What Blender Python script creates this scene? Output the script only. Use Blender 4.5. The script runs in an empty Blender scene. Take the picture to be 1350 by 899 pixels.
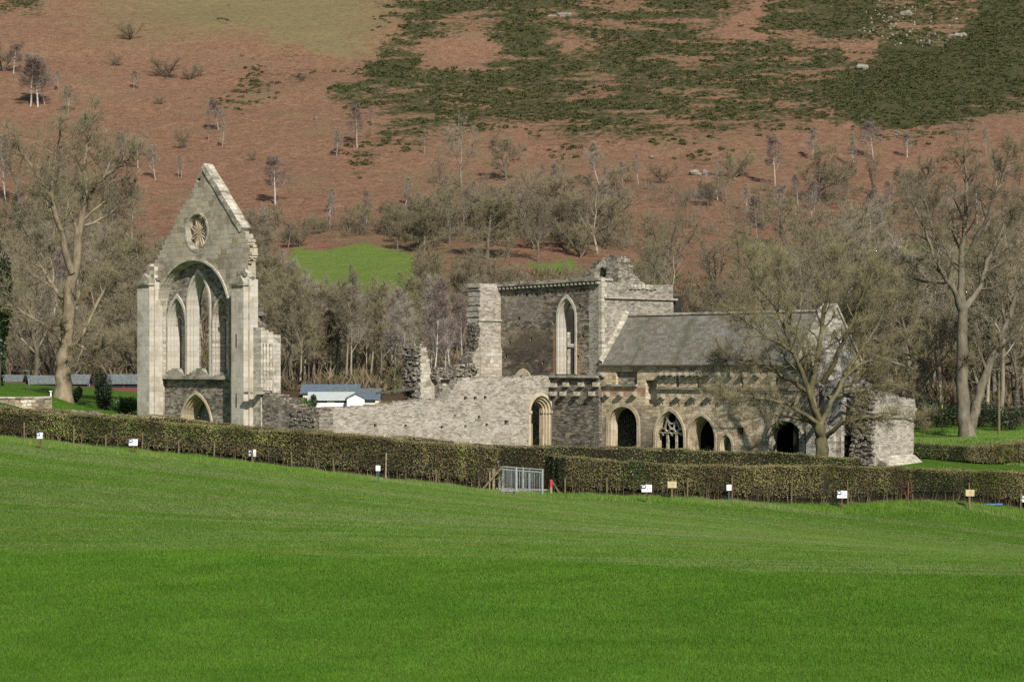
import bpy, math, random
import numpy as np
from mathutils.geometry import tessellate_polygon
from mathutils import Vector

# ------------------------------------------------------------------ camera, world, sun, exposure
SC = bpy.context.scene
COL = SC.collection
F, CX, HY, EYE = 2900.0, 675.0, 483.0, 6.8          # focal length in px of a 1350 px wide frame, eye height in m
cam = bpy.data.cameras.new('camera'); co = bpy.data.objects.new('camera', cam); COL.objects.link(co)
co.location = (0, 0, EYE); co.rotation_euler = (math.radians(90), 0, 0)
cam.sensor_width = 36; cam.lens = F / 1350 * 36; cam.shift_y = (483 - 449.5) / 1350
cam.clip_start = 0.5; cam.clip_end = 5000
SC.camera = co
SUN = np.array((0.309, -0.951)); SUN_EL = math.radians(35)
wd = bpy.data.worlds.new('World'); SC.world = wd; wd.use_nodes = True
nt = wd.node_tree
sky = nt.nodes.new('ShaderNodeTexSky'); sky.sky_type = 'NISHITA'; sky.sun_disc = False
sky.sun_elevation = SUN_EL; sky.sun_rotation = math.atan2(SUN[0], SUN[1])
nt.links.new(sky.outputs[0], nt.nodes['Background'].inputs[0]); nt.nodes['Background'].inputs[1].default_value = 0.072
sl = bpy.data.lights.new('sun', 'SUN'); sl.energy = 4.9; sl.angle = math.radians(0.53); sl.color = (1, 0.94, 0.84)
so = bpy.data.objects.new('sun', sl); COL.objects.link(so)
ld = Vector((-SUN[0] * math.cos(SUN_EL), -SUN[1] * math.cos(SUN_EL), -math.sin(SUN_EL)))
so.rotation_euler = ld.to_track_quat('-Z', 'Y').to_euler(); so.location = (60, -80, 90)
SC.view_settings.view_transform = 'Standard'; SC.view_settings.look = 'None'; SC.view_settings.exposure = 0.2; SC.view_settings.gamma = 1
SC.view_settings.use_curve_mapping = False
SC.render.engine = 'CYCLES'
SC.cycles.use_denoising = False; SC.cycles.max_bounces = 5; SC.cycles.diffuse_bounces = 2; SC.cycles.transparent_max_bounces = 4

R = random.Random(7)
NR = np.random.default_rng(11)

# ------------------------------------------------------------------ helpers: projection, noise, meshes, properties
def proj(X, Y, Z):
    Y = np.maximum(Y, 1.0)
    return CX + F * X / Y, HY + F * (EYE - Z) / Y

def hsh(i, j, s):
    n = (i * 374761393 + j * 668265263 + s * 974634777) & 0x7fffffff
    n = ((n ^ (n >> 13)) * 1274126177) & 0x7fffffff
    return ((n ^ (n >> 16)) & 0xffff) / 65535.0

def vnoise(x, y, s=0):
    x = np.asarray(x, float); y = np.asarray(y, float)
    i = np.floor(x).astype(np.int64); j = np.floor(y).astype(np.int64)
    fx = x - i; fy = y - j; fx = fx * fx * (3 - 2 * fx); fy = fy * fy * (3 - 2 * fy)
    return (hsh(i, j, s) * (1 - fx) + hsh(i + 1, j, s) * fx) * (1 - fy) + (hsh(i, j + 1, s) * (1 - fx) + hsh(i + 1, j + 1, s) * fx) * fy

def fbm(x, y, s=0, o=4):
    t = 0; a = 0.5; w = 0
    for k in range(o):
        t = t + a * vnoise(np.asarray(x) * 2 ** k, np.asarray(y) * 2 ** k, s + k); w += a; a *= 0.55
    return t / w

def smooth(a, b, x):
    t = np.clip((np.asarray(x, float) - a) / (b - a), 0, 1); return t * t * (3 - 2 * t)

def inpoly(px, py, poly):
    ins = np.zeros(np.shape(px), bool); n = len(poly)
    for k in range(n):
        x1, y1 = poly[k]; x2, y2 = poly[(k + 1) % n]
        if y1 == y2: continue
        c = ((y1 > py) != (y2 > py)) & (px < (x2 - x1) * (py - y1) / (y2 - y1) + x1)
        ins ^= c
    return ins

def tag(o, label=None, cat=None, group=None, kind='thing'):
    if label: o['label'] = label
    if cat: o['category'] = cat
    if group: o['group'] = group
    if kind: o['kind'] = kind
    return o

def empty(name, loc, label, cat, group=None, rz=0, kind='thing'):
    o = bpy.data.objects.new(name, None); COL.objects.link(o)
    o.empty_display_size = 0.3
    o.location = loc; o.rotation_euler = (0, 0, rz)
    return tag(o, label, cat, group, kind)

def link(name, me, parent=None, mat=None):
    o = bpy.data.objects.new(name, me); COL.objects.link(o)
    if mat is not None and not me.materials: me.materials.append(mat)
    if parent is not None:
        o.parent = parent
        if parent.type == 'EMPTY' and parent.parent is None:
            o.matrix_parent_inverse = WINV(parent)
    return o

def WINV(p):
    from mathutils import Matrix
    m = Matrix.Translation(p.location) @ p.rotation_euler.to_matrix().to_4x4()
    return m.inverted()

def np_mesh(name, V, T, quads=None, smooth_sh=False, tint=None):
    """mesh from arrays: V (n,3), T (m,3) triangles, quads (k,4)"""
    me = bpy.data.meshes.new(name)
    V = np.asarray(V, np.float32); T = np.zeros((0, 3), np.int32) if T is None else np.asarray(T, np.int32)
    Q = np.zeros((0, 4), np.int32) if quads is None else np.asarray(quads, np.int32)
    nl = T.size + Q.size
    me.vertices.add(len(V)); me.vertices.foreach_set('co', V.ravel())
    me.loops.add(nl); me.loops.foreach_set('vertex_index', np.concatenate([T.ravel(), Q.ravel()]).astype(np.int32))
    st = np.concatenate([np.arange(len(T)) * 3, T.size + np.arange(len(Q)) * 4]).astype(np.int32)
    me.polygons.add(len(T) + len(Q)); me.polygons.foreach_set('loop_start', st)
    try: me.polygons.foreach_set('loop_total', np.concatenate([np.full(len(T), 3), np.full(len(Q), 4)]).astype(np.int32))
    except Exception: pass
    me.polygons.foreach_set('use_smooth', np.full(len(T) + len(Q), smooth_sh))
    if tint is not None:
        at = me.attributes.new('tint', 'FLOAT_COLOR', 'POINT'); at.data.foreach_set('color', np.asarray(tint, np.float32).ravel())
    me.update(calc_edges=True)
    return me

class MB:
    """collects polygons with uvs in metres"""
    def __init__(self): self.v = []; self.f = []; self.uv = []
    def face(self, pts, uv=None):
        n = len(self.v); self.v += [tuple(p) for p in pts]; self.f.append(tuple(range(n, n + len(pts))))
        if uv is None:
            p = [Vector(q) for q in pts]; nm = (p[1] - p[0]).cross(p[2] - p[0]); ax = [abs(c) for c in nm]
            if ax[2] >= ax[0] and ax[2] >= ax[1]: uv = [(q.x, q.y) for q in p]
            elif ax[0] > ax[1]: uv = [(q.y, q.z) for q in p]
            else: uv = [(q.x, q.z) for q in p]
        self.uv += uv
    def box(self, c, s, fr=None):
        """c: min corner, s: size, fr: maps local to world"""
        fr = fr or (lambda a, b, z: (a, b, z))
        x, y, z = c; a, b, h = s
        q = [fr(x + i * a, y + j * b, z + k * h) for k in (0, 1) for j in (0, 1) for i in (0, 1)]
        for t, w in (((0, 1, 5, 4), 0), ((2, 6, 7, 3), 0), ((0, 4, 6, 2), 1), ((1, 3, 7, 5), 1), ((4, 5, 7, 6), 2), ((0, 2, 3, 1), 2)):
            loc = [(x + (i & 1) * a, y + ((i >> 1) & 1) * b, z + (i >> 2) * h) for i in t]
            self.face([q[i] for i in t], [(l[0], l[2]) if w == 0 else (l[1], l[2]) if w == 1 else (l[0], l[1]) for l in loc])
    def tube(self, p, q, r0, r1, n=6):
        p = Vector(p); q = Vector(q); d = (q - p).normalized()
        a = d.orthogonal().normalized(); b = d.cross(a)
        ra = [p + (a * math.cos(t) + b * math.sin(t)) * r0 for t in [2 * math.pi * i / n for i in range(n)]]
        rb = [q + (a * math.cos(t) + b * math.sin(t)) * r1 for t in [2 * math.pi * i / n for i in range(n)]]
        for i in range(n): j = (i + 1) % n; self.face([ra[i], ra[j], rb[j], rb[i]])
        self.face(ra[::-1]); self.face(rb)
    def build(self, name, mat, parent=None, label=None):
        me = bpy.data.meshes.new(name); me.from_pydata(self.v, [], self.f)
        l = me.uv_layers.new(name='UVMap'); l.data.foreach_set('uv', np.asarray(self.uv, np.float32).ravel())
        me.materials.append(mat); me.update()
        o = link(name, me, parent)
        if label: o['label'] = label
        return o

# ------------------------------------------------------------------ abbey frame: u runs south, v runs east, seen at 47 degrees
PHI = math.radians(47); CP, SP = math.cos(PHI), math.sin(PHI)
Y0 = 152.0; X0 = (731 - CX) / F * Y0
def W(u, v, z): return (X0 + u * CP + v * SP, Y0 - u * SP + v * CP, z)
def pv(px, py, v=0.0):
    k = (px - CX) / F; u = (k * (Y0 + v * CP) - X0 - v * SP) / (CP + k * SP)
    return u, EYE - (py - HY) / F * (Y0 - u * SP + v * CP)
def pu(px, py, u=0.0):
    k = (px - CX) / F; v = (k * (Y0 - u * SP) - X0 - u * CP) / (SP - k * CP)
    return v, EYE - (py - HY) / F * (Y0 - u * SP + v * CP)
class Pl:
    """a wall plane: 'v' faces west, 'u' faces south; a runs right, z up, d away from the viewer"""
    def __init__(s, k, c): s.k = k; s.c = c
    def w(s, a, d, z): return W(a, s.c + d, z) if s.k == 'v' else W(s.c - d, a, z)
    def p(s, px, py): return pv(px, py, s.c) if s.k == 'v' else pu(px, py, s.c)
    def P(s, l): return [s.p(*q) for q in l]

def area2(p): return sum(p[i][0] * p[(i + 1) % len(p)][1] - p[(i + 1) % len(p)][0] * p[i][1] for i in range(len(p)))
def wall_mb(mb, pl, outer, holes=(), t=1.0, d0=0.0):
    outer = list(outer) if area2(outer) > 0 else list(outer)[::-1]
    holes = [list(h) if area2(h) < 0 else list(h)[::-1] for h in holes]
    loops = [outer] + holes; flat = [p for l in loops for p in l]
    tris = tessellate_polygon([[Vector((p[0], p[1], 0)) for p in l] for l in loops])
    for tr in tris:
        q = [flat[i] for i in tr]
        if area2(q) < 0: q = q[::-1]
        mb.face([pl.w(a, d0, z) for a, z in q], [(a, z) for a, z in q])
        q = q[::-1]
        mb.face([pl.w(a, d0 + t, z) for a, z in q], [(a, z) for a, z in q])
    for l in loops:
        for i in range(len(l)):
            a, b = l[i], l[(i + 1) % len(l)]
            f = [pl.w(a[0], d0, a[1]), pl.w(a[0], d0 + t, a[1]), pl.w(b[0], d0 + t, b[1]), pl.w(b[0], d0, b[1])]
            if abs(b[0] - a[0]) > abs(b[1] - a[1]): uv = [(a[0], 0), (a[0], t), (b[0], t), (b[0], 0)]
            else: uv = [(0, a[1]), (t, a[1]), (t, b[1]), (0, b[1])]
            mb.face(f[::-1], uv[::-1])

def jag(p, q, sa=0.28, sz=0.16, amp=0.10, rng=R):
    """broken masonry edge from p to q as irregular courses"""
    da, dz = q[0] - p[0], q[1] - p[1]
    n = max(1, int(max(abs(da) / sa, abs(dz) / sz))); out = [p]
    for i in range(n):
        t0, t1 = i / n, (i + 1) / n
        if abs(da) > abs(dz):
            o = rng.gauss(0, amp * 0.7); z = p[1] + dz * (t0 + t1) / 2 + o
            out += [(p[0] + da * t0 + 1e-3, z), (p[0] + da * t1 - 1e-3, z)]
        else:
            o = rng.gauss(0, amp); a = p[0] + da * (t0 + t1) / 2 + o
            out += [(a, p[1] + dz * t0), (a, p[1] + dz * t1)]
    return out
def jagpoly(pts, flags, **k):
    """flags[i] true: the edge pts[i]->pts[i+1] is broken masonry"""
    out = []
    for i, p in enumerate(pts):
        q = pts[(i + 1) % len(pts)]
        out += jag(p, q, **k) if flags[i] else [p]
    return out

def stones(mb, pl, line, t, n_per_m=7, rng=R, s=(0.14, 0.34)):
    """loose facing stones and core rubble along a broken line, through the wall's thickness"""
    for (p, q) in zip(line[:-1], line[1:]):
        L = math.hypot(q[0] - p[0], q[1] - p[1])
        for _ in range(int(L * n_per_m * max(t, 0.5))):
            k = rng.random(); a = p[0] + (q[0] - p[0]) * k; z = p[1] + (q[1] - p[1]) * k
            w = rng.uniform(*s) * .85; h = rng.uniform(0.07, 0.19); dp = rng.uniform(*s)
            d = rng.uniform(-0.03, max(0.02, t - dp)); r = rng.uniform(-0.5, 0.5)
            ca, sa = math.cos(r), math.sin(r)
            mb.box((-w / 2, -dp / 2, -h / 2), (w, dp, h), lambda x, y, zz: pl.w(a + x * ca - y * sa, d + dp / 2 + x * sa + y * ca, z + zz + x * 0.08))

def prof(a0, zb, zs, hw, rise, n=9):
    """arch outline from left foot to right foot; rise >= hw gives a pointed arch, rise == hw a round one"""
    if rise < hw: return [(a0 - hw, zb)] + [(a0 - hw * math.cos(math.pi * i / (2 * n)), zs + rise * math.sin(math.pi * i / (2 * n))) for i in range(2 * n + 1)] + [(a0 + hw, zb)]
    Rr = (hw * hw + rise * rise) / (2 * hw); cx = hw - Rr; a1 = math.atan2(rise, -cx)
    rt = [(a0 + cx + Rr * math.cos(a1 * i / n), zs + Rr * math.sin(a1 * i / n)) for i in range(n + 1)]
    lf = [(2 * a0 - a, z) for a, z in rt]
    return [(a0 - hw, zb)] + lf[:-1] + rt[::-1] + [(a0 + hw, zb)]
def ring_mb(mb, pl, o, i, d0, d1):
    """moulded order between outline o and outline i"""
    n = len(o)
    for k in range(n - 1):
        a, b, c, d = o[k], o[k + 1], i[k + 1], i[k]
        mb.face([pl.w(p[0], d0, p[1]) for p in (a, d, c, b)], [(p[0], p[1]) for p in (a, d, c, b)])
        mb.face([pl.w(p[0], d1, p[1]) for p in (a, b, c, d)], [(p[0], p[1]) for p in (a, b, c, d)])
        mb.face([pl.w(d[0], d0, d[1]), pl.w(d[0], d1, d[1]), pl.w(c[0], d1, c[1]), pl.w(c[0], d0, c[1])], [(0, d[1]), (d1 - d0, d[1]), (d1 - d0, c[1]), (0, c[1])])
        mb.face([pl.w(a[0], d0, a[1]), pl.w(b[0], d0, b[1]), pl.w(b[0], d1, b[1]), pl.w(a[0], d1, a[1])], [(0, a[1]), (0, b[1]), (d1 - d0, b[1]), (d1 - d0, a[1])])
def bar_mb(mb, pl, pts, w, d0, d1):
    """tracery bar along a 2D line"""
    pts = [Vector(p) for p in pts]; L = []; Rr = []
    for k, p in enumerate(pts):
        t = (pts[min(k + 1, len(pts) - 1)] - pts[max(k - 1, 0)]).normalized(); nn = Vector((-t.y, t.x)) * w / 2
        L.append(p + nn); Rr.append(p - nn)
    for k in range(len(pts) - 1):
        q = [Rr[k], Rr[k + 1], L[k + 1], L[k]]
        A = [pl.w(p.x, d0, p.y) for p in q]; B = [pl.w(p.x, d1, p.y) for p in q]
        uv = [(p.x, p.y) for p in q]
        mb.face(A, uv); mb.face(B[::-1], uv[::-1])
        mb.face([A[1], A[0], B[0], B[1]], uv[:4]); mb.face([A[3], A[2], B[2], B[3]], uv[:4])
def arc(c, r, a0, a1, n=8): return [(c[0] + r * math.cos(a0 + (a1 - a0) * k / n), c[1] + r * math.sin(a0 + (a1 - a0) * k / n)) for k in range(n + 1)]
# ------------------------------------------------------------------ materials
class NT:
    def __init__(s, name):
        s.m = bpy.data.materials.new(name); s.m.use_nodes = True; s.t = s.m.node_tree
        s.b = s.t.nodes['Principled BSDF']; s.b.inputs['Roughness'].default_value = 0.9
        s.b.inputs['Specular IOR Level'].default_value = 0.2
    def n(s, typ, **k):
        nd = s.t.nodes.new('ShaderNode' + typ)
        for a, v in k.items(): setattr(nd, a, v)
        return nd
    def l(s, a, b): s.t.links.new(a, b)
    def put(s, sock, v):
        if hasattr(v, 'is_linked') or hasattr(v, 'links'): s.l(v, sock)
        else: sock.default_value = v
    def noise(s, vec, scale, detail=4, rough=0.6, sc3=None):
        if sc3:
            mp = s.n('Mapping'); s.l(vec, mp.inputs[0]); mp.inputs['Scale'].default_value = sc3; vec = mp.outputs[0]
        nd = s.n('TexNoise'); s.l(vec, nd.inputs['Vector']); nd.inputs['Scale'].default_value = scale
        nd.inputs['Detail'].default_value = detail; nd.inputs['Roughness'].default_value = rough
        return nd.outputs[0]
    def ramp(s, fac, stops, interp='LINEAR'):
        nd = s.n('ValToRGB'); s.l(fac, nd.inputs[0]); e = nd.color_ramp.elements; nd.color_ramp.interpolation = interp
        while len(e) < len(stops): e.new(0.5)
        for k, (p, c) in enumerate(stops):
            e[k].position = p; e[k].color = (*c, 1) if len(c) == 3 else c
        return nd.outputs[0]
    def mix(s, fac, a, b, mode='MIX'):
        nd = s.n('Mix', data_type='RGBA', blend_type=mode)
        s.put(nd.inputs[0], fac)
        for i, v in ((6, a), (7, b)):
            if isinstance(v, tuple): v = (*v, 1) if len(v) == 3 else v
            s.put(nd.inputs[i], v)
        return nd.outputs[2]
    def math(s, op, a, b=0.0, c=0.0):
        nd = s.n('Math', operation=op); s.put(nd.inputs[0], a); s.put(nd.inputs[1], b); s.put(nd.inputs[2], c); return nd.outputs[0]
    def step(s, x, a, b):
        nd = s.n('MapRange', interpolation_type='SMOOTHSTEP'); s.put(nd.inputs[0], x); nd.inputs[1].default_value = a; nd.inputs[2].default_value = b; return nd.outputs[0]
    def bump(s, h, strength, dist):
        nd = s.n('Bump'); s.l(h, nd.inputs['Height']); nd.inputs['Strength'].default_value = strength; nd.inputs['Distance'].default_value = dist
        s.l(nd.outputs[0], s.b.inputs['Normal'])
    def col(s, c): s.put(s.b.inputs['Base Color'], (*c, 1) if isinstance(c, tuple) else c)
    def pos(s): return s.n('NewGeometry').outputs['Position']
    def attr(s, name):
        nd = s.n('Attribute', attribute_name=name); return nd

def lerp3(a, b, t): return tuple(a[i] + (b[i] - a[i]) * t for i in range(3))

def stone_mat(name, pal, bw=0.42, bh=0.13, mortar=(0.4, 0.38, 0.33), msize=0.012, distort=0.06, var=0.5, streak=None, dark=None, blobs=(), bump=0.9, spots=None):
    """coursed masonry on uvs in metres: pal is a list of stone colours"""
    g = NT(name); uv = g.n('UVMap', uv_map='UVMap').outputs[0]
    nz = g.n('TexNoise'); g.l(uv, nz.inputs['Vector']); nz.inputs['Scale'].default_value = 2.2; nz.inputs['Detail'].default_value = 4
    sub = g.n('VectorMath', operation='SUBTRACT'); g.l(nz.outputs['Color'], sub.inputs[0]); sub.inputs[1].default_value = (0.5, 0.5, 0.5)
    sc = g.n('VectorMath', operation='SCALE'); g.l(sub.outputs[0], sc.inputs[0]); sc.inputs['Scale'].default_value = distort * 4
    ad = g.n('VectorMath', operation='ADD'); g.l(uv, ad.inputs[0]); g.l(sc.outputs[0], ad.inputs[1])
    br = g.n('TexBrick'); g.l(ad.outputs[0], br.inputs['Vector'])
    br.inputs['Color1'].default_value = (0, 0, 0, 1); br.inputs['Color2'].default_value = (1, 1, 1, 1); br.inputs['Mortar'].default_value = (0.5, 0.5, 0.5, 1)
    br.inputs['Scale'].default_value = 1; br.inputs['Mortar Size'].default_value = msize; br.inputs['Brick Width'].default_value = bw; br.inputs['Row Height'].default_value = bh
    br.inputs['Mortar Smooth'].default_value = 0.3; br.squash = 0.7; br.squash_frequency = 3
    # an extra cell pattern gives some stones their own tone
    vo = g.n('TexVoronoi'); mp = g.n('Mapping'); g.l(ad.outputs[0], mp.inputs[0]); mp.inputs['Scale'].default_value = (1 / bw * 0.8, 1 / bh * 0.75, 1)
    g.l(mp.outputs[0], vo.inputs['Vector']); vo.inputs['Scale'].default_value = 1
    tone = g.mix(0.5, br.outputs[0], vo.outputs['Color'])
    tone = g.math('ADD', g.math('MULTIPLY', g.math('SUBTRACT', tone, 0.5), 1.5), 0.5)
    fine = g.noise(uv, 9, 5, 0.7)
    tone = g.math('ADD', tone, g.math('MULTIPLY', g.math('SUBTRACT', fine, 0.5), 0.7))
    n = len(pal); c = g.ramp(tone, [(0.08 + 0.84 * i / (n - 1), p) for i, p in enumerate(pal)])
    mf = g.math('MULTIPLY', br.outputs['Fac'], g.step(g.noise(uv, 3), 0.35, 0.6))
    c = g.mix(mf, c, mortar)
    big = g.noise(uv, 0.55, 5, 0.6)
    c = g.mix(1.0, c, g.ramp(big, [(0.25, (1 - var,) * 3), (0.5, (1, 1, 1)), (0.78, (1 + var * 0.6,) * 3)]), 'MULTIPLY')
    if dark:
        m = g.step(g.noise(uv, 1.0, 6, 0.65, (1.1, 0.35, 1)), dark[1], dark[1] + 0.14)
        c = g.mix(g.math('MULTIPLY', m, dark[2]), c, dark[0])
    if streak:
        m = g.step(g.noise(uv, 1.0, 6, 0.65, (2.4, 0.22, 1)), streak[1], streak[1] + 0.15)
        c = g.mix(g.math('MULTIPLY', m, streak[2]), c, streak[0])
    for (a, z, ra, rz, cc, st) in blobs:
        v1 = g.n('VectorMath', operation='SUBTRACT'); g.l(uv, v1.inputs[0]); v1.inputs[1].default_value = (a, z, 0)
        v2 = g.n('VectorMath', operation='DIVIDE'); g.l(v1.outputs[0], v2.inputs[0]); v2.inputs[1].default_value = (ra, rz, 1)
        v3 = g.n('VectorMath', operation='LENGTH'); g.l(v2.outputs[0], v3.inputs[0])
        dd = g.math('ADD', v3.outputs['Value'], g.math('MULTIPLY', g.math('SUBTRACT', g.noise(uv, 1.3, 6, 0.7), 0.5), 1.3))
        c = g.mix(g.math('MULTIPLY', g.math('SUBTRACT', 1.0, g.step(dd, 0.65, 1.1)), st), c, cc, 'MIX' if st < 1 else 'MULTIPLY')
    if spots:   # scattered single stones of another colour
        sp = g.n('SeparateColor'); g.l(vo.outputs['Color'], sp.inputs[0])
        c = g.mix(g.math('MULTIPLY', g.step(sp.outputs[1], 1 - spots[1], 1 - spots[1] + 0.02), 0.8), c, spots[0])
    g.col(c)
    h = g.math('ADD', g.math('MULTIPLY', tone, 0.5), g.math('SUBTRACT', g.math('MULTIPLY', fine, 0.5), g.math('MULTIPLY', br.outputs['Fac'], 0.8)))
    g.bump(h, bump, 0.06)
    return g.m

def plain(name, c, rough=0.7, var=0.15, scale=6, metal=0.0):
    g = NT(name); p = g.n('TexCoord').outputs['Object']
    nz = g.noise(p, scale, 5)
    g.col(g.mix(1.0, c, g.ramp(nz, [(0.3, (1 - var * 2,) * 3), (0.7, (1 + var,) * 3)]), 'MULTIPLY'))
    g.b.inputs['Roughness'].default_value = rough; g.b.inputs['Metallic'].default_value = metal
    return g.m

def bark(name, c0, c1, stripe=False, rnd=0.35):
    g = NT(name); p = g.n('TexCoord').outputs['Object']
    nz = g.noise(p, 2.2, 6, 0.7, (1, 1, 0.5))
    c = g.ramp(nz, [(0.35, c0), (0.62, c1)])
    if stripe: c = g.mix(g.math('MULTIPLY', g.step(g.noise(p, 1.5, 4, 0.7, (0.6, 0.6, 3)), 0.55, 0.66), 0.8), c, (0.06, 0.055, 0.05))
    oi = g.n('ObjectInfo').outputs['Random']
    g.col(g.mix(1.0, c, g.ramp(oi, [(0, (1 - rnd,) * 3), (1, (1 + rnd * 0.4,) * 3)]), 'MULTIPLY'))
    g.bump(nz, 0.5, 0.1)
    return g.m
def twigs(name, stops):
    g = NT(name); oi = g.n('ObjectInfo').outputs['Random']
    c = g.ramp(oi, [(i / (len(stops) - 1), s) for i, s in enumerate(stops)])
    nz = g.noise(g.n('TexCoord').outputs['Object'], 0.9, 3)
    g.col(g.mix(1.0, c, g.ramp(nz, [(0.3, (0.75,) * 3), (0.7, (1.2,) * 3)]), 'MULTIPLY'))
    return g.m
def tinted(name, rough=0.85, spec=0.15, transl=0.0, fine=0.0):
    g = NT(name); a = g.attr('tint'); c = a.outputs['Color']
    if fine: c = g.mix(1.0, c, g.ramp(g.noise(g.pos(), fine, 3), [(0.3, (0.7,) * 3), (0.7, (1.25,) * 3)]), 'MULTIPLY')
    g.col(c); g.b.inputs['Roughness'].default_value = rough; g.b.inputs['Specular IOR Level'].default_value = spec
    if transl:
        tr = g.n('BsdfTranslucent'); g.l(c, tr.inputs['Color']); mx = g.n('MixShader'); mx.inputs[0].default_value = transl
        g.l(g.b.outputs[0], mx.inputs[1]); g.l(tr.outputs[0], mx.inputs[2]); g.l(mx.outputs[0], g.t.nodes['Material Output'].inputs[0])
    return g.m

M = {}
M['pale'] = stone_mat('pale_rubble', [(0.20, 0.172, 0.135), (0.34, 0.303, 0.25), (0.42, 0.382, 0.325), (0.49, 0.455, 0.40)], 0.30, 0.10, (0.50, 0.46, 0.40), streak=((0.42, 0.345, 0.245), 0.60, 0.4), dark=((0.18, 0.155, 0.125), 0.64, 0.45), var=0.25)
M['pale2'] = stone_mat('pale_weathered_stone', [(0.22, 0.195, 0.15), (0.37, 0.335, 0.265), (0.46, 0.425, 0.35), (0.52, 0.49, 0.42)], 0.55, 0.26, (0.42, 0.39, 0.34), streak=((0.62, 0.60, 0.55), 0.55, 0.55), dark=((0.2, 0.18, 0.14), 0.60, 0.5), var=0.3)
M['pale3'] = stone_mat('grey_weathered_rubble', [(0.16, 0.138, 0.107), (0.275, 0.244, 0.20), (0.35, 0.317, 0.265), (0.42, 0.388, 0.335)], 0.30, 0.10, (0.36, 0.335, 0.29), dark=((0.13, 0.115, 0.09), 0.58, 0.45), streak=((0.44, 0.42, 0.38), 0.6, 0.4), var=0.3)
M['grey'] = stone_mat('grey_rubble', [(0.09, 0.075, 0.056), (0.18, 0.157, 0.122), (0.275, 0.243, 0.195), (0.40, 0.362, 0.30)], 0.34, 0.115, (0.3, 0.28, 0.24), dark=((0.08, 0.07, 0.06), 0.58, 0.5), streak=((0.42, 0.4, 0.36), 0.62, 0.4))
M['core'] = stone_mat('broken_core_rubble', [(0.09, 0.078, 0.062), (0.19, 0.168, 0.138), (0.30, 0.272, 0.225), (0.42, 0.385, 0.325)], 0.24, 0.12, (0.10, 0.088, 0.07), msize=0.02, distort=0.12, bump=0.8, var=0.4)
M['ashlar'] = stone_mat('grey_buff_ashlar', [(0.26, 0.215, 0.15), (0.35, 0.305, 0.23), (0.395, 0.36, 0.295), (0.43, 0.365, 0.255)], 0.62, 0.32, (0.17, 0.15, 0.12), msize=0.014, distort=0.012, streak=((0.42, 0.30, 0.16), 0.60, 0.5), dark=((0.17, 0.155, 0.12), 0.56, 0.55), var=0.35, bump=0.5)
M['butt'] = stone_mat('pale_buff_ashlar', [(0.37, 0.325, 0.255), (0.44, 0.41, 0.345), (0.49, 0.465, 0.415), (0.47, 0.425, 0.35)], 0.5, 0.34, (0.34, 0.30, 0.24), msize=0.010, distort=0.012, streak=((0.40, 0.27, 0.13), 0.56, 0.7), dark=((0.24, 0.22, 0.18), 0.56, 0.6), var=0.3, bump=0.4)
M['gold'] = stone_mat('golden_dressed_stone', [(0.37, 0.29, 0.19), (0.46, 0.385, 0.275), (0.50, 0.445, 0.35), (0.48, 0.375, 0.24)], 0.3, 0.36, (0.35, 0.29, 0.2), msize=0.010, distort=0.01, streak=((0.42, 0.24, 0.10), 0.54, 0.75), dark=((0.22, 0.19, 0.14), 0.58, 0.6), var=0.3, bump=0.4)
M['range'] = stone_mat('buff_range_masonry', [(0.15, 0.12, 0.085), (0.28, 0.23, 0.16), (0.39, 0.33, 0.24), (0.46, 0.415, 0.33)], 0.55, 0.26, (0.3, 0.26, 0.2), distort=0.04, dark=((0.11, 0.09, 0.07), 0.62, 0.55), streak=((0.44, 0.27, 0.12), 0.62, 0.55), var=0.35)
M['gable'] = stone_mat('mottled_gable_masonry', [(0.16, 0.14, 0.11), (0.30, 0.28, 0.24), (0.42, 0.39, 0.35), (0.5, 0.48, 0.44)], 0.40, 0.14, (0.4, 0.38, 0.34), dark=((0.12, 0.1, 0.08), 0.52, 0.6), streak=((0.62, 0.58, 0.52), 0.58, 0.8), var=0.4)
M['cap'] = stone_mat('weathered_capping_stone', [(0.15, 0.14, 0.10), (0.27, 0.25, 0.2), (0.36, 0.34, 0.28), (0.42, 0.40, 0.34)], 0.7, 0.3, (0.16, 0.15, 0.12), dark=((0.13, 0.125, 0.06), 0.5, 0.7), var=0.35, bump=0.6)
M['render'] = plain('old_plaster', (0.34, 0.31, 0.24), 0.95, 0.25, 1.5)
M['inside'] = plain('painted_shade_stone', (0.035, 0.031, 0.026), 0.95, 0.2, 2)  # near black, so the shade inside the openings is painted into the stone
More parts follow.
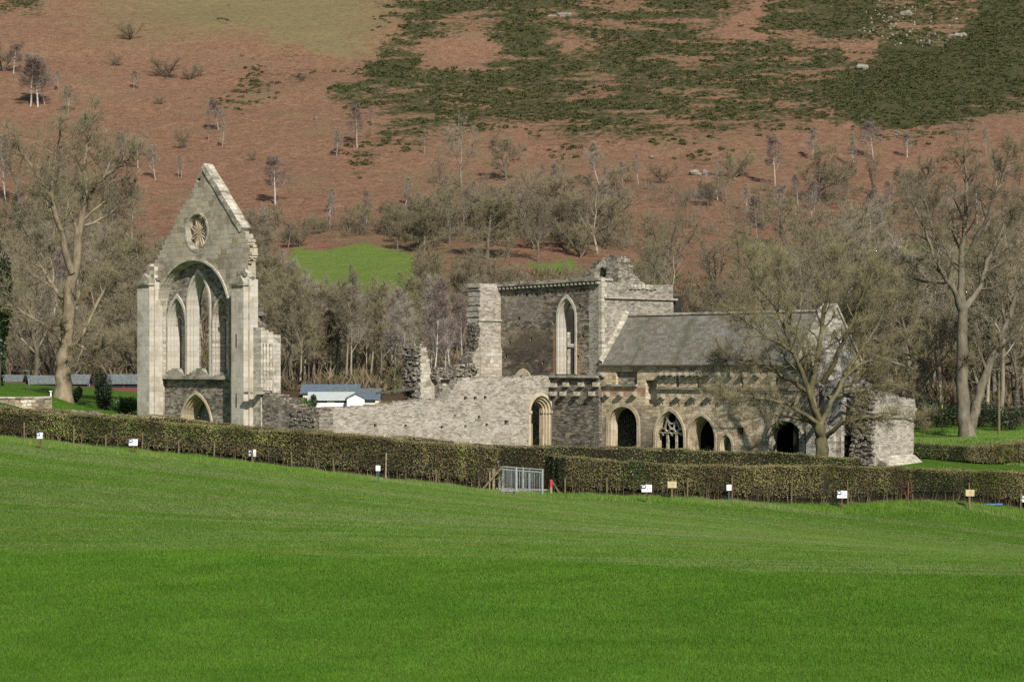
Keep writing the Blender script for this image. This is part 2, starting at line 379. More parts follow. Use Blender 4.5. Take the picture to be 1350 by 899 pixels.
def slate():
    g = NT('stone_slates'); uv = g.n('UVMap', uv_map='UVMap').outputs[0]
    br = g.n('TexBrick'); g.l(uv, br.inputs['Vector']); br.inputs['Color1'].default_value = (0, 0, 0, 1); br.inputs['Color2'].default_value = (1, 1, 1, 1)
    br.inputs['Mortar'].default_value = (0.4, 0.4, 0.4, 1); br.inputs['Scale'].default_value = 1; br.inputs['Mortar Size'].default_value = 0.012; br.inputs['Brick Width'].default_value = 0.30; br.inputs['Row Height'].default_value = 0.2
    t = g.math('ADD', g.math('MULTIPLY', br.outputs[0], 0.5), g.math('MULTIPLY', g.noise(uv, 7, 5, 0.7), 0.5))
    c = g.ramp(t, [(0.2, (0.130, 0.122, 0.098)), (0.5, (0.178, 0.168, 0.138)), (0.8, (0.238, 0.226, 0.188))])
    c = g.mix(g.math('MULTIPLY', br.outputs['Fac'], 0.5), c, (0.06, 0.058, 0.05))
    m = g.step(g.noise(uv, 1.0, 6, 0.65, (0.75, 0.13, 1)), 0.50, 0.64); c = g.mix(g.math('MULTIPLY', m, 0.6), c, (0.085, 0.085, 0.055))
    m = g.step(g.noise(uv, 0.6, 5, 0.65), 0.52, 0.7); c = g.mix(g.math('MULTIPLY', m, 0.4), c, (0.25, 0.25, 0.23))
    g.col(c); g.b.inputs['Roughness'].default_value = 0.8; g.b.inputs['Specular IOR Level'].default_value = 0.12
    g.bump(g.math('SUBTRACT', t, br.outputs['Fac']), 0.6, 0.04); return g.m
M['slate'] = slate()
M['white'] = plain('white_board', (0.80, 0.80, 0.82), 0.6, 0.04)
M['buffboard'] = plain('faded_board', (0.50, 0.42, 0.24), 0.8, 0.15)
M['blue_mark'] = plain('dark_blue_print', (0.05, 0.07, 0.14), 0.6, 0.1)
M['grey_mark'] = plain('grey_print', (0.32, 0.32, 0.36), 0.6, 0.05)
M['post_brown'] = plain('brown_post_wood', (0.13, 0.075, 0.05), 0.9, 0.3, 9)
M['post'] = plain('weathered_post_wood', (0.17, 0.14, 0.075), 0.9, 0.3, 9)
M['rail'] = plain('pale_fence_rail', (0.30, 0.25, 0.17), 0.9, 0.3, 9)
M['red'] = plain('red_paint', (0.55, 0.04, 0.07), 0.6, 0.1)
M['rust'] = plain('rusty_red_paint', (0.20, 0.06, 0.04), 0.7, 0.2)
M['galv'] = plain('galvanised_steel', (0.38, 0.42, 0.44), 0.45, 0.1, 8, 0.35)
M['wire'] = plain('fence_wire', (0.12, 0.115, 0.10), 0.5, 0.1, 8, 0.5)
M['green_post'] = plain('dark_green_paint', (0.05, 0.10, 0.09), 0.5, 0.1)
M['cream'] = plain('cream_cladding', (0.62, 0.58, 0.44), 0.7, 0.08)
M['whitewall'] = plain('white_cladding', (0.76, 0.76, 0.76), 0.7, 0.06)
M['redclad'] = plain('dark_red_cladding', (0.15, 0.045, 0.04), 0.7, 0.1)
M['roofpale'] = plain('pale_grey_roof', (0.46, 0.50, 0.49), 0.6, 0.1)
M['roofblue'] = plain('blue_grey_roof', (0.12, 0.155, 0.20), 0.7, 0.25)
M['roofteal'] = plain('grey_teal_roof', (0.145, 0.165, 0.165), 0.8, 0.3)
M['glass'] = plain('dark_window_glass', (0.03, 0.035, 0.045), 0.1, 0.1)
M['blue'] = plain('blue_plastic', (0.08, 0.22, 0.42), 0.5, 0.1)
M['yellow'] = plain('yellow_paint', (0.62, 0.55, 0.05), 0.6, 0.1)
M['door'] = plain('old_grey_door', (0.20, 0.21, 0.22), 0.8, 0.2, 3)
M['bark_grey'] = bark('grey_brown_bark', (0.085, 0.073, 0.053), (0.20, 0.175, 0.13))
M['bark_syc'] = bark('pale_flaking_bark', (0.12, 0.095, 0.06), (0.29, 0.24, 0.165), rnd=0.1)
M['bark_dark'] = bark('dark_bark', (0.07, 0.062, 0.05), (0.17, 0.15, 0.12))
M['bark_lichen'] = bark('lichen_bark', (0.06, 0.053, 0.034), (0.175, 0.155, 0.08), rnd=0.1)
M['bark_birch'] = bark('white_birch_bark', (0.27, 0.25, 0.22), (0.48, 0.46, 0.42), True, 0.25)
M['bark_pale'] = bark('pale_slender_bark', (0.19, 0.165, 0.12), (0.37, 0.33, 0.25), False, 0.3)
M['tw_brown'] = twigs('bare_twigs', [(0.160, 0.132, 0.088), (0.215, 0.178, 0.118), (0.185, 0.165, 0.095), (0.245, 0.205, 0.14)])
M['tw_birch'] = twigs('purple_birch_twigs', [(0.18, 0.135, 0.12), (0.23, 0.182, 0.16), (0.26, 0.22, 0.19)])
M['tw_olive'] = twigs('olive_twigs', [(0.20, 0.178, 0.105), (0.245, 0.215, 0.125), (0.215, 0.185, 0.125)])
M['tw_lichen'] = twigs('lichen_yellow_twigs', [(0.245, 0.215, 0.12), (0.245, 0.215, 0.12)])
M['tw_grey'] = twigs('grey_twigs', [(0.25, 0.222, 0.172), (0.30, 0.268, 0.215), (0.235, 0.212, 0.15)])
M['leafy'] = tinted('evergreen_leaves', 0.5, 0.4, 0.15)
M['hedge'] = tinted('hedge_twigs_and_leaves', 0.8, 0.15)
M['grass'] = tinted('grass_blades', 0.6, 0.2, 0.25)
M['gorse'] = tinted('gorse_foliage', 0.85, 0.1)
# ------------------------------------------------------------------ terrain: one sheet, field - precinct - valley side
HEDGE = [(-150, 562, 98), (0, 578, 102), (130, 590, 104), (265, 604, 106), (385, 619, 108.5), (500, 632, 111), (580, 641, 113.5), (650, 649, 116), (722, 652, 117.5), (900, 656, 120), (1100, 665, 124), (1350, 671, 129), (1500, 674, 132)]
def AN(px, py, Y): return ((px - CX) / F * Y, Y, EYE - (py - HY) / F * Y)
anc = [AN(*h) for h in HEDGE]
anc += [AN(p, 899, 38) for p in (0, 675, 1350)] + [(-12, 0, 5.3), (0, 0, 5.1), (12, 0, 5.0), (0, -30, 5.6), (-30, 20, 3.6), (30, 20, 2.2)]
anc += [AN(0, 735, 66), AN(675, 742, 62), AN(1350, 745, 64), AN(350, 735, 63), AN(1000, 742, 63)]
for u, v, z in ((0, 0, 0), (10, -4, -0.1), (21, 0, -0.1), (3, 12, 0.3), (21, 9, 0.4), (-6, -22, 1.3), (-20, -23, 2.3), (-8, 0, 0.8), (-9, 15, 1.2), (0, -12, 0.5), (-14, -30, 1.9), (8, -14, 0.0), (0, -25, 0.8)):
    x, y, _ = W(u, v, 0); anc.append((x, y, z))
anc += [AN(85, 524, 152), AN(20, 512, 146), AN(-60, 508, 150), AN(20, 534, 134), AN(150, 533, 148), AN(100, 512, 185), AN(450, 531, 190), AN(560, 530, 188), AN(320, 527, 188),
        AN(1280, 577, 162), AN(1330, 578, 152), AN(1210, 597, 150), AN(1150, 613, 133), AN(1205, 601, 137), AN(1130, 617, 131), AN(1450, 578, 160), AN(1250, 571, 175), AN(1100, 555, 195), AN(800, 540, 195), (-80, 200, 6.5), (80, 200, 3.0), (70, 130, -1.5), (-60, 120, 5.0)]
anc = np.array(anc, float)
def tps_k(r2): return 0.5 * r2 * np.log(r2 + 1e-9)
_n = len(anc); _d2 = ((anc[:, None, :2] - anc[None, :, :2]) ** 2).sum(-1)
_A = np.zeros((_n + 3, _n + 3)); _A[:_n, :_n] = tps_k(_d2) + np.eye(_n) * 8.0
_A[:_n, _n] = 1; _A[:_n, _n + 1:] = anc[:, :2]; _A[_n, :_n] = 1; _A[_n + 1:, :_n] = anc[:, :2].T
_w = np.linalg.solve(_A, np.concatenate([anc[:, 2], np.zeros(3)]))
HT = [(205, 512), (235, 495), (276, 455), (331, 400), (373, 365), (414, 330), (455, 285), (497, 230), (552, 160), (621, 85), (690, 15), (745, -40), (830, -110), (970, -200), (1240, -330)]
_hy = np.arange(100, 1800, 2.0); _hz = np.interp(_hy, [h[0] for h in HT] + [1800], [EYE + (HY - h[1]) / F * h[0] for h in HT] + [420])
_k = np.exp(-0.5 * (np.arange(-20, 21) * 2 / 14.0) ** 2); _k /= _k.sum(); _hz = np.convolve(np.pad(_hz, 20, 'edge'), _k, 'valid')
def ground(X, Y):
    X = np.asarray(X, float); Y = np.asarray(Y, float); sh = np.broadcast(X, Y).shape
    x = np.clip(np.broadcast_to(X, sh), -85, 85).ravel(); y = np.clip(np.broadcast_to(Y, sh), -35, 235).ravel()
    z = np.full(x.shape, _w[_n]) + _w[_n + 1] * x + _w[_n + 2] * y
    for i in range(_n): z += _w[i] * tps_k((x - anc[i, 0]) ** 2 + (y - anc[i, 1]) ** 2)
    z = z.reshape(sh); Yf = np.broadcast_to(Y, sh); Xf = np.broadcast_to(X, sh)
    hz = np.interp(Yf, _hy, _hz)
    g = smooth(260, 460, Yf)
    hz = hz + g * ((fbm(Xf / 90, Yf / 90, 5, 3) - 0.5) * 9 + (fbm(Xf / 14, Yf / 14, 9, 3) - 0.5) * 1.6)
    return z + (hz - z) * smooth(192, 240, Yf)
def gz(x, y): return float(ground(x, y))
_ys = np.concatenate([np.arange(60, 240, 0.5), np.arange(240, 1000, 1.0)])
def hit(px, py):
    """where the line of sight through a photo point meets the ground"""
    X = (px - CX) / F * _ys; z = ground(X, _ys); s = EYE - (py - HY) / F * _ys
    i = np.nonzero((z > s) & (_ys > 130))[0]
    i = i[0] if len(i) else len(_ys) - 1
    return float(X[i]), float(_ys[i]), float(z[i])

# cover of the hillside, in photo coordinates of the far slope, then fixed to the ground
GORSE = [
 ([(490, -30), (1000, -30), (960, 25), (880, 44), (760, 42), (700, 44), (640, 38), (560, 40), (510, 25)], 0.80),
 ([(590, -5), (640, 0), (620, 30), (560, 65), (520, 100), (490, 125), (440, 132), (425, 122), (485, 90), (490, 62), (540, 35)], 0.85),
 ([(670, 30), (730, 28), (735, 70), (690, 96), (625, 95), (640, 60)], 0.85),
 ([(520, 90), (560, 72), (620, 85), (690, 92), (780, 50), (880, 38), (1000, 48), (1120, 52), (1120, 150), (1060, 166), (960, 158), (850, 172), (760, 180), (690, 165), (640, 168), (580, 180), (520, 195), (480, 216), (455, 234), (470, 200), (505, 160), (500, 125)], 0.74),
 ([(305, 90), (350, 80), (415, 80), (430, 92), (390, 100), (345, 112), (310, 105)], 0.6),
 ([(265, 122), (300, 115), (350, 122), (345, 135), (305, 145), (280, 132)], 0.6),
 ([(1000, -30), (1160, -30), (1150, 50), (1080, 55), (1020, 50), (990, 52), (1010, 20)], 0.85),
 ([(1150, -30), (1360, -30), (1400, 130), (1310, 148), (1262, 164), (1218, 178), (1180, 176), (1130, 168), (1092, 148), (1085, 132), (1108, 100), (1145, 60)], 0.92),
 ([(440, 120), (520, 100), (520, 200), (470, 215), (440, 175)], 0.35), ([(690, 160), (1090, 160), (1000, 185), (760, 195), (690, 185)], 0.35), ([(730, 185), (760, 190), (755, 215), (735, 212)], 0.6), ([(905, 185), (950, 180), (940, 230), (895, 225)], 0.5), ([(860, 190), (900, 182), (890, 205), (862, 205)], 0.5),
 ([(-40, -20), (60, -20), (50, 8), (10, 20), (-40, 25)], 0.8), ([(285, 15), (305, 17), (300, 25), (286, 25)], 0.9), ([(440, 100), (480, 95), (478, 105), (440, 112)], 0.6)]
def gorse_density(px, py):
    jx = (fbm(px / 26, py / 13, 21, 4) - 0.5) * 56; jy = (fbm(px / 26, py / 13, 31, 4) - 0.5) * 30
    d = np.zeros(np.shape(px)); J = np.random.default_rng(5).normal(size=(10, 2))
    for ax, ay in J:
        e = np.zeros(np.shape(px))
        for poly, s in GORSE: e = np.maximum(e, np.where(inpoly(px + jx + ax * 14, py + jy + ay * 9, poly), s, 0))
        d = d + e / len(J)
    rock = inpoly(px, py, [(1160, -30), (1290, -30), (1290, 20), (1240, 65), (1190, 50), (1150, 62)])
    d = np.where(rock, d * 0.72, d)
    # bracken shows through in streaks that run along the slope
    st = fbm(px / 60 + py / 30, py / 7, 41, 3)
    return np.clip(d * (1.0 - 0.5 * smooth(0.52, 0.72, st) * (d < 0.86)), 0, 1)
GREEN = [([(375, 333), (470, 326), (560, 342), (560, 390), (520, 412), (390, 412), (380, 360)], 1.0), ([(685, 348), (735, 345), (775, 355), (760, 368), (700, 368)], 0.8),
         ([(1120, 325), (1200, 318), (1360, 330), (1360, 372), (1150, 378), (1105, 350)], 0.85), ([(905, 318), (960, 298), (985, 300), (950, 330), (910, 348)], 0.45),
         ([(820, 345), (900, 360), (880, 385), (800, 380)], 0.6), ([(960, 312), (1110, 322), (1100, 350), (980, 345)], 0.55)]
STRAW = [([(330, 45), (440, 30), (480, 60), (480, 80), (420, 72), (350, 66)], 0.9), ([(180, -30), (480, -30), (520, 40), (440, 50), (350, 60), (200, 35)], 0.85), ([(515, -30), (600, -30), (585, 12), (530, 18)], 1.0), ([(380, 35), (425, 22), (475, 55), (480, 85), (450, 72), (425, 45), (350, 68)], 1.0),
         ([(60, -30), (300, -30), (280, 60), (120, 80), (60, 40)], 0.55), ([(330, 322), (410, 318), (420, 336), (340, 336)], 0.5), ([(820, 170), (900, 140), (930, 165), (850, 185)], 0.4)]
def blurpoly(px, py, polys, amp, s, soft=6):
    jx = (fbm(px / 30, py / 16, s, 4) - 0.5) * amp; jy = (fbm(px / 30, py / 16, s + 7, 4) - 0.5) * amp * 0.6
    d = np.zeros(np.shape(px))
    J = np.random.default_rng(8).normal(size=(12, 2))
    for ax, ay in J:
        e = np.zeros(np.shape(px))
        for poly, k in polys: e = np.maximum(e, np.where(inpoly(px + jx + ax * soft, py + jy + ay * soft * .5, poly), k, 0))
        d = d + e / len(J)
    return d

xs = np.concatenate([np.linspace(-1200, -215, 22), np.arange(-210, -70, 1.6), np.arange(-70, 70, 1.0), np.arange(70, 211, 1.6), np.linspace(215, 1200, 22)])
ys = np.concatenate([np.linspace(-200, 25, 20), np.arange(27, 240, 1.0), np.arange(240, 760, 1.3), np.linspace(765, 1700, 40)])
GX, GY = np.meshgrid(xs, ys); GZ = ground(GX, GY)
nx, ny = len(xs), len(ys)
V = np.stack([GX.ravel(), GY.ravel(), GZ.ravel()], 1)
ii = (np.arange(ny - 1)[:, None] * nx + np.arange(nx - 1)[None, :]).ravel()
gm = np_mesh('ground', V, None, np.stack([ii, ii + 1, ii + nx + 1, ii + nx], 1), True)
PX, PY = proj(V[:, 0], V[:, 1], V[:, 2]); far = V[:, 1] > 236
G1 = np.where(far, gorse_density(PX, PY), 0); G2 = blurpoly(PX, PY, GREEN, 34, 61, 12); G3 = blurpoly(PX, PY, STRAW, 70, 71, 30)
# field and precinct lawns are grass; the wood floor behind the precinct is leaf litter
lawn = 1 - smooth(180, 196, V[:, 1] + (fbm(V[:, 0] / 9, V[:, 1] / 9, 3) - 0.5) * 14)
G2 = np.where(V[:, 1] < 236, lawn, np.where(far, G2, 0)); G3 = np.where(far, G3, 0)
litter = smooth(186, 200, V[:, 1]) * (1 - smooth(262, 300, V[:, 1] + (fbm(PX / 40, PY / 20, 13) - 0.5) * 60))
at = gm.attributes.new('cover', 'FLOAT_COLOR', 'POINT'); at.data.foreach_set('color', np.stack([G1, G2, G3, litter], 1).astype(np.float32).ravel())
gnd = link('ground', gm); tag(gnd, kind='structure')
def ground_mat():
    g = NT('grass_bracken_and_gorse'); p = g.pos(); at = g.attr('cover')
    sp = g.n('SeparateColor'); g.l(at.outputs['Color'], sp.inputs[0]); lit = at.outputs['Alpha']
    n1 = g.noise(p, 0.05, 6, 0.6); n2 = g.noise(p, 0.5, 8, 0.78); n3 = g.noise(p, 3.0, 4, 0.7)
    # bracken, dead and rust brown
    br = g.ramp(n2, [(0.28, (0.115, 0.060, 0.038)), (0.45, (0.20, 0.110, 0.068)), (0.60, (0.252, 0.152, 0.098)), (0.8, (0.32, 0.225, 0.15))])
    br = g.mix(g.math('MULTIPLY', g.step(n1, 0.48, 0.68), 0.6), br, (0.19, 0.14, 0.08))
    br = g.mix(g.math('MULTIPLY', g.step(g.noise(p, 0.16, 5, 0.7), 0.56, 0.70), 0.45), br, (0.10, 0.085, 0.04))
    br = g.mix(1.0, br, g.ramp(g.noise(p, 1.6, 4, 0.75), [(0.3, (0.55,) * 3), (0.5, (1, 1, 1)), (0.7, (1.32,) * 3)]), 'MULTIPLY')
    straw = g.ramp(n2, [(0.3, (0.125, 0.105, 0.046)), (0.55, (0.205, 0.17, 0.085)), (0.75, (0.17, 0.175, 0.062))])
    c = g.mix(g.step(g.math('ADD', sp.outputs[2], g.math('MULTIPLY', g.math('SUBTRACT', n2, 0.5), 1.3)), 0.1, 1.0), br, straw)
    c = g.mix(g.step(g.math('ADD', lit, g.math('MULTIPLY', g.math('SUBTRACT', n2, 0.5), 0.8)), 0.3, 0.7), c, g.ramp(n2, [(0.3, (0.06, 0.04, 0.026)), (0.55, (0.115, 0.078, 0.047)), (0.75, (0.13, 0.115, 0.045))]))
    go = g.ramp(g.noise(p, 0.9, 4, 0.7), [(0.33, (0.031, 0.036, 0.014)), (0.5, (0.054, 0.058, 0.024)), (0.62, (0.085, 0.078, 0.038)), (0.75, (0.15, 0.11, 0.062))])
    c = g.mix(g.step(g.math('ADD', sp.outputs[0], g.math('MULTIPLY', g.math('SUBTRACT', g.noise(p, 0.55, 6, 0.75), 0.5), 2.6)), 0.36, 0.72), c, go)
    gr = g.ramp(n2, [(0.3, (0.055, 0.135, 0.010)), (0.52, (0.075, 0.165, 0.014)), (0.75, (0.105, 0.195, 0.022))])
    ln = g.noise(p, 1.0, 3, 0.6, (0.018, 0.42, 0.05)); gr = g.mix(g.math('MULTIPLY', g.step(ln, 0.50, 0.66), 0.5), gr, (0.11, 0.17, 0.034))
    ln2 = g.noise(p, 1.0, 2, 0.5, (0.012, 1.4, 0.05)); gr = g.mix(g.math('MULTIPLY', g.step(ln2, 0.52, 0.6), 0.35), gr, (0.12, 0.175, 0.04))
    gr = g.mix(g.math('MULTIPLY', g.step(g.noise(p, 0.09, 5, 0.6), 0.55, 0.75), 0.4), gr, (0.045, 0.11, 0.012))
    sy = g.n('SeparateXYZ'); g.l(p, sy.inputs[0]); gr = g.mix(g.step(sy.outputs[1], 225, 240), gr, g.ramp(n2, [(0.3, (0.11, 0.165, 0.032)), (0.52, (0.15, 0.215, 0.045)), (0.75, (0.20, 0.22, 0.08))]))
    c = g.mix(g.step(g.math('ADD', sp.outputs[1], g.math('MULTIPLY', g.math('SUBTRACT', n2, 0.5), 0.5)), 0.35, 0.65), c, gr)
    g.col(c); h = g.math('ADD', g.math('MULTIPLY', n2, 1.0), g.math('MULTIPLY', n3, 0.25)); 
    g.bump(h, 0.9, 0.8); g.b.inputs['Specular IOR Level'].default_value = 0.1
    return g.m
gm.materials.append(ground_mat())

# gorse and heather bushes where the cover says so: an uncountable scrub
def leaf_blob(n, seed):
    r = np.random.default_rng(seed); d = r.normal(size=(n, 3)); d /= np.linalg.norm(d, axis=1)[:, None]; d[:, 2] = np.abs(d[:, 2])
    c = d * r.uniform(0.55, 1.05, (n, 1)) * np.array((1, 1, 0.8)); a = r.normal(size=(n, 3)); a /= np.linalg.norm(a, axis=1)[:, None]; b = np.cross(a, d); b /= np.linalg.norm(b, axis=1)[:, None] + 1e-6
    s = r.uniform(0.22, 0.42, (n, 1)); return c + a * s, c - a * s * 0.6 + b * s * 0.7, c - a * s * 0.5 - b * s * 0.7
def scatter_gorse():
    N = 90000; Y = NR.uniform(430, 730, N); X = NR.uniform(-0.26, 0.26, N) * Y; Z = ground(X, Y); px, py = proj(X, Y, Z)
    d = gorse_density(px, py); cl = fbm(X / 6, Y / 6, 77, 3)
    k = (NR.random(N) < d * 0.75) & (cl < 0.30 + d * 0.42) & (px > -30) & (px < 1380); X, Y, Z = X[k], Y[k], Z[k]; n = len(X)
    tv = [leaf_blob(26, 100 + i) for i in range(6)]; tt = np.stack([np.stack(t, 1) for t in tv])      # 6,26,3,3
    which = NR.integers(0, 6, n); r = NR.uniform(0.35, 0.95, n); rot = NR.uniform(0, 6.28, n)
    P = tt[which].reshape(n, -1, 3).copy(); c, s = np.cos(rot)[:, None], np.sin(rot)[:, None]
    x = P[..., 0] * c - P[..., 1] * s; y = P[..., 0] * s + P[..., 1] * c; P[..., 0] = x; P[..., 1] = y
    P = P * r[:, None, None] + np.stack([X, Y, Z - 0.1], 1)[:, None, :]
    m = P.shape[1]; tone = NR.uniform(0, 1, n)
    ca, cb = np.array((0.036, 0.047, 0.016)), np.array((0.078, 0.079, 0.031)); t = ca + (cb - ca) * tone[:, None]
    t = np.repeat(t, m, 0) * NR.uniform(0.75, 1.3, (n * m, 1)); tint = np.concatenate([t, np.ones((n * m, 1))], 1)
    me = np_mesh('gorse_scrub', P.reshape(-1, 3), np.arange(n * m).reshape(-1, 3), tint=tint); me.materials.append(M['gorse'])
    o = link('gorse_scrub', me); tag(o, 'dark green gorse scrub spread in patches over the brown hillside', 'gorse', kind='stuff')
scatter_gorse()

# grass blades of the field, thinning out with distance, and the long grass under the hedge
def blades(X, Y, h, wd, lean, tint, name, label):
    n = len(X); Z = ground(X, Y); ang = NR.uniform(0, 6.28, n); l = NR.uniform(0, 1, n) * lean * h; la = NR.uniform(0, 6.28, n)
    dx, dy = np.cos(ang) * wd / 2, np.sin(ang) * wd / 2
    a = np.stack([X - dx, Y - dy, Z - 0.01], 1); b = np.stack([X + dx, Y + dy, Z - 0.01], 1); t = np.stack([X + l * np.cos(la), Y + l * np.sin(la), Z + h], 1)
    P = np.stack([a, b, t], 1).reshape(-1, 3); me = np_mesh(name, P, np.arange(n * 3).reshape(-1, 3), tint=np.concatenate([np.repeat(tint, 3, 0), np.ones((n * 3, 1))], 1))
    me.materials.append(M['grass']); o = link(name, me); tag(o, label, 'grass', kind='stuff')
def grass_zone(X, Y):
    """1 in the long lush grass nearest the viewer, 0 in the mown part behind a slanting edge"""
    e = 63.0 - 0.28 * X + (fbm(X / 5, Y / 5, 58, 3) - 0.5) * 5
    return 1 - smooth(e - 1.2, e + 1.2, Y)
def grass_tint(X, Y):
    n = len(X); t = fbm(X / 2.2, Y / 1.8, 51, 4); f = fbm(X * 1.5, Y * 1.2, 52, 2); z = grass_zone(X, Y)[:, None]
    a1, b1 = np.array((0.074, 0.176, 0.011)), np.array((0.094, 0.202, 0.016)); a2, b2 = np.array((0.108, 0.205, 0.024)), np.array((0.132, 0.230, 0.036)); c = np.array((0.19, 0.245, 0.085))
    k = smooth(0.32, 0.68, t)[:, None]; T = z * (a1 + (b1 - a1) * k) + (1 - z) * (a2 + (b2 - a2) * k)
    l1 = smooth(0.52, 0.60, fbm(X / 70, Y / .62 + X * .05, 57, 2))[:, None] * .85; l2 = smooth(0.58, 0.74, fbm(X / 45, Y / 2.6 + X * .03, 53, 3))[:, None] * .4
    T = T + (c - T) * np.maximum(l1, l2) * (1 - z); T = T + (c - T) * (NR.random((n, 1)) < 0.05) * 0.45
    yl = smooth(0.70, 0.80, fbm(X / 2.4, Y / 1.2, 59, 3))[:, None] * .5; T = T + (np.array((0.22, 0.22, 0.06)) - T) * yl * (1 - z)
    return T * (0.88 + 0.24 * f[:, None]) * NR.uniform(0.82, 1.18, (n, 1))
N = 1900000; t = NR.random(N); Y = 36 + (130 - 36) * t ** 1.2; hw = 0.5 * 1390 / F * Y; X = NR.uniform(-1, 1, N) * hw
hedge_y = np.interp(CX + F * X / Y, [h[0] for h in HEDGE], [h[2] for h in HEDGE])
pxx = CX + F * X / Y; k = (Y < hedge_y - 0.5) & ~((pxx > 661) & (pxx < 679) & (Y > hedge_y - 3.0)); X, Y = X[k], Y[k]
tuft = 0.6 + 0.8 * fbm(X * 1.1, Y * 0.6, 54, 3)
blades(X, Y, NR.uniform(0.03, 0.075, len(X)) * tuft * (0.6 + 0.4 * grass_zone(X, Y)), NR.uniform(0.008, 0.016, len(X)) * (1 + (Y - 36) / 40), 0.8, grass_tint(X, Y), 'field_grass', 'bright green short grass of the wide field in front of the hedge')
# ------------------------------------------------------------------ the west front
LV = -22.1
VW = Pl('v', pv(731, 500)[0] * 0 + LV)
def mkring(name, pl, prs, ds, mat, parent, label=None):
    """orders of an arch: prs is a list of (half width, foot, spring, rise) around a0"""
    mb = MB(); a0 = prs[0]
    for k in range(1, len(prs) - 1):
        o = prof(a0, *prs[k]); i = prof(a0, *prs[k + 1]); ring_mb(mb, pl, o, i, ds[k - 1][0], ds[k - 1][1])
    return mb.build(name, mat, parent, label)

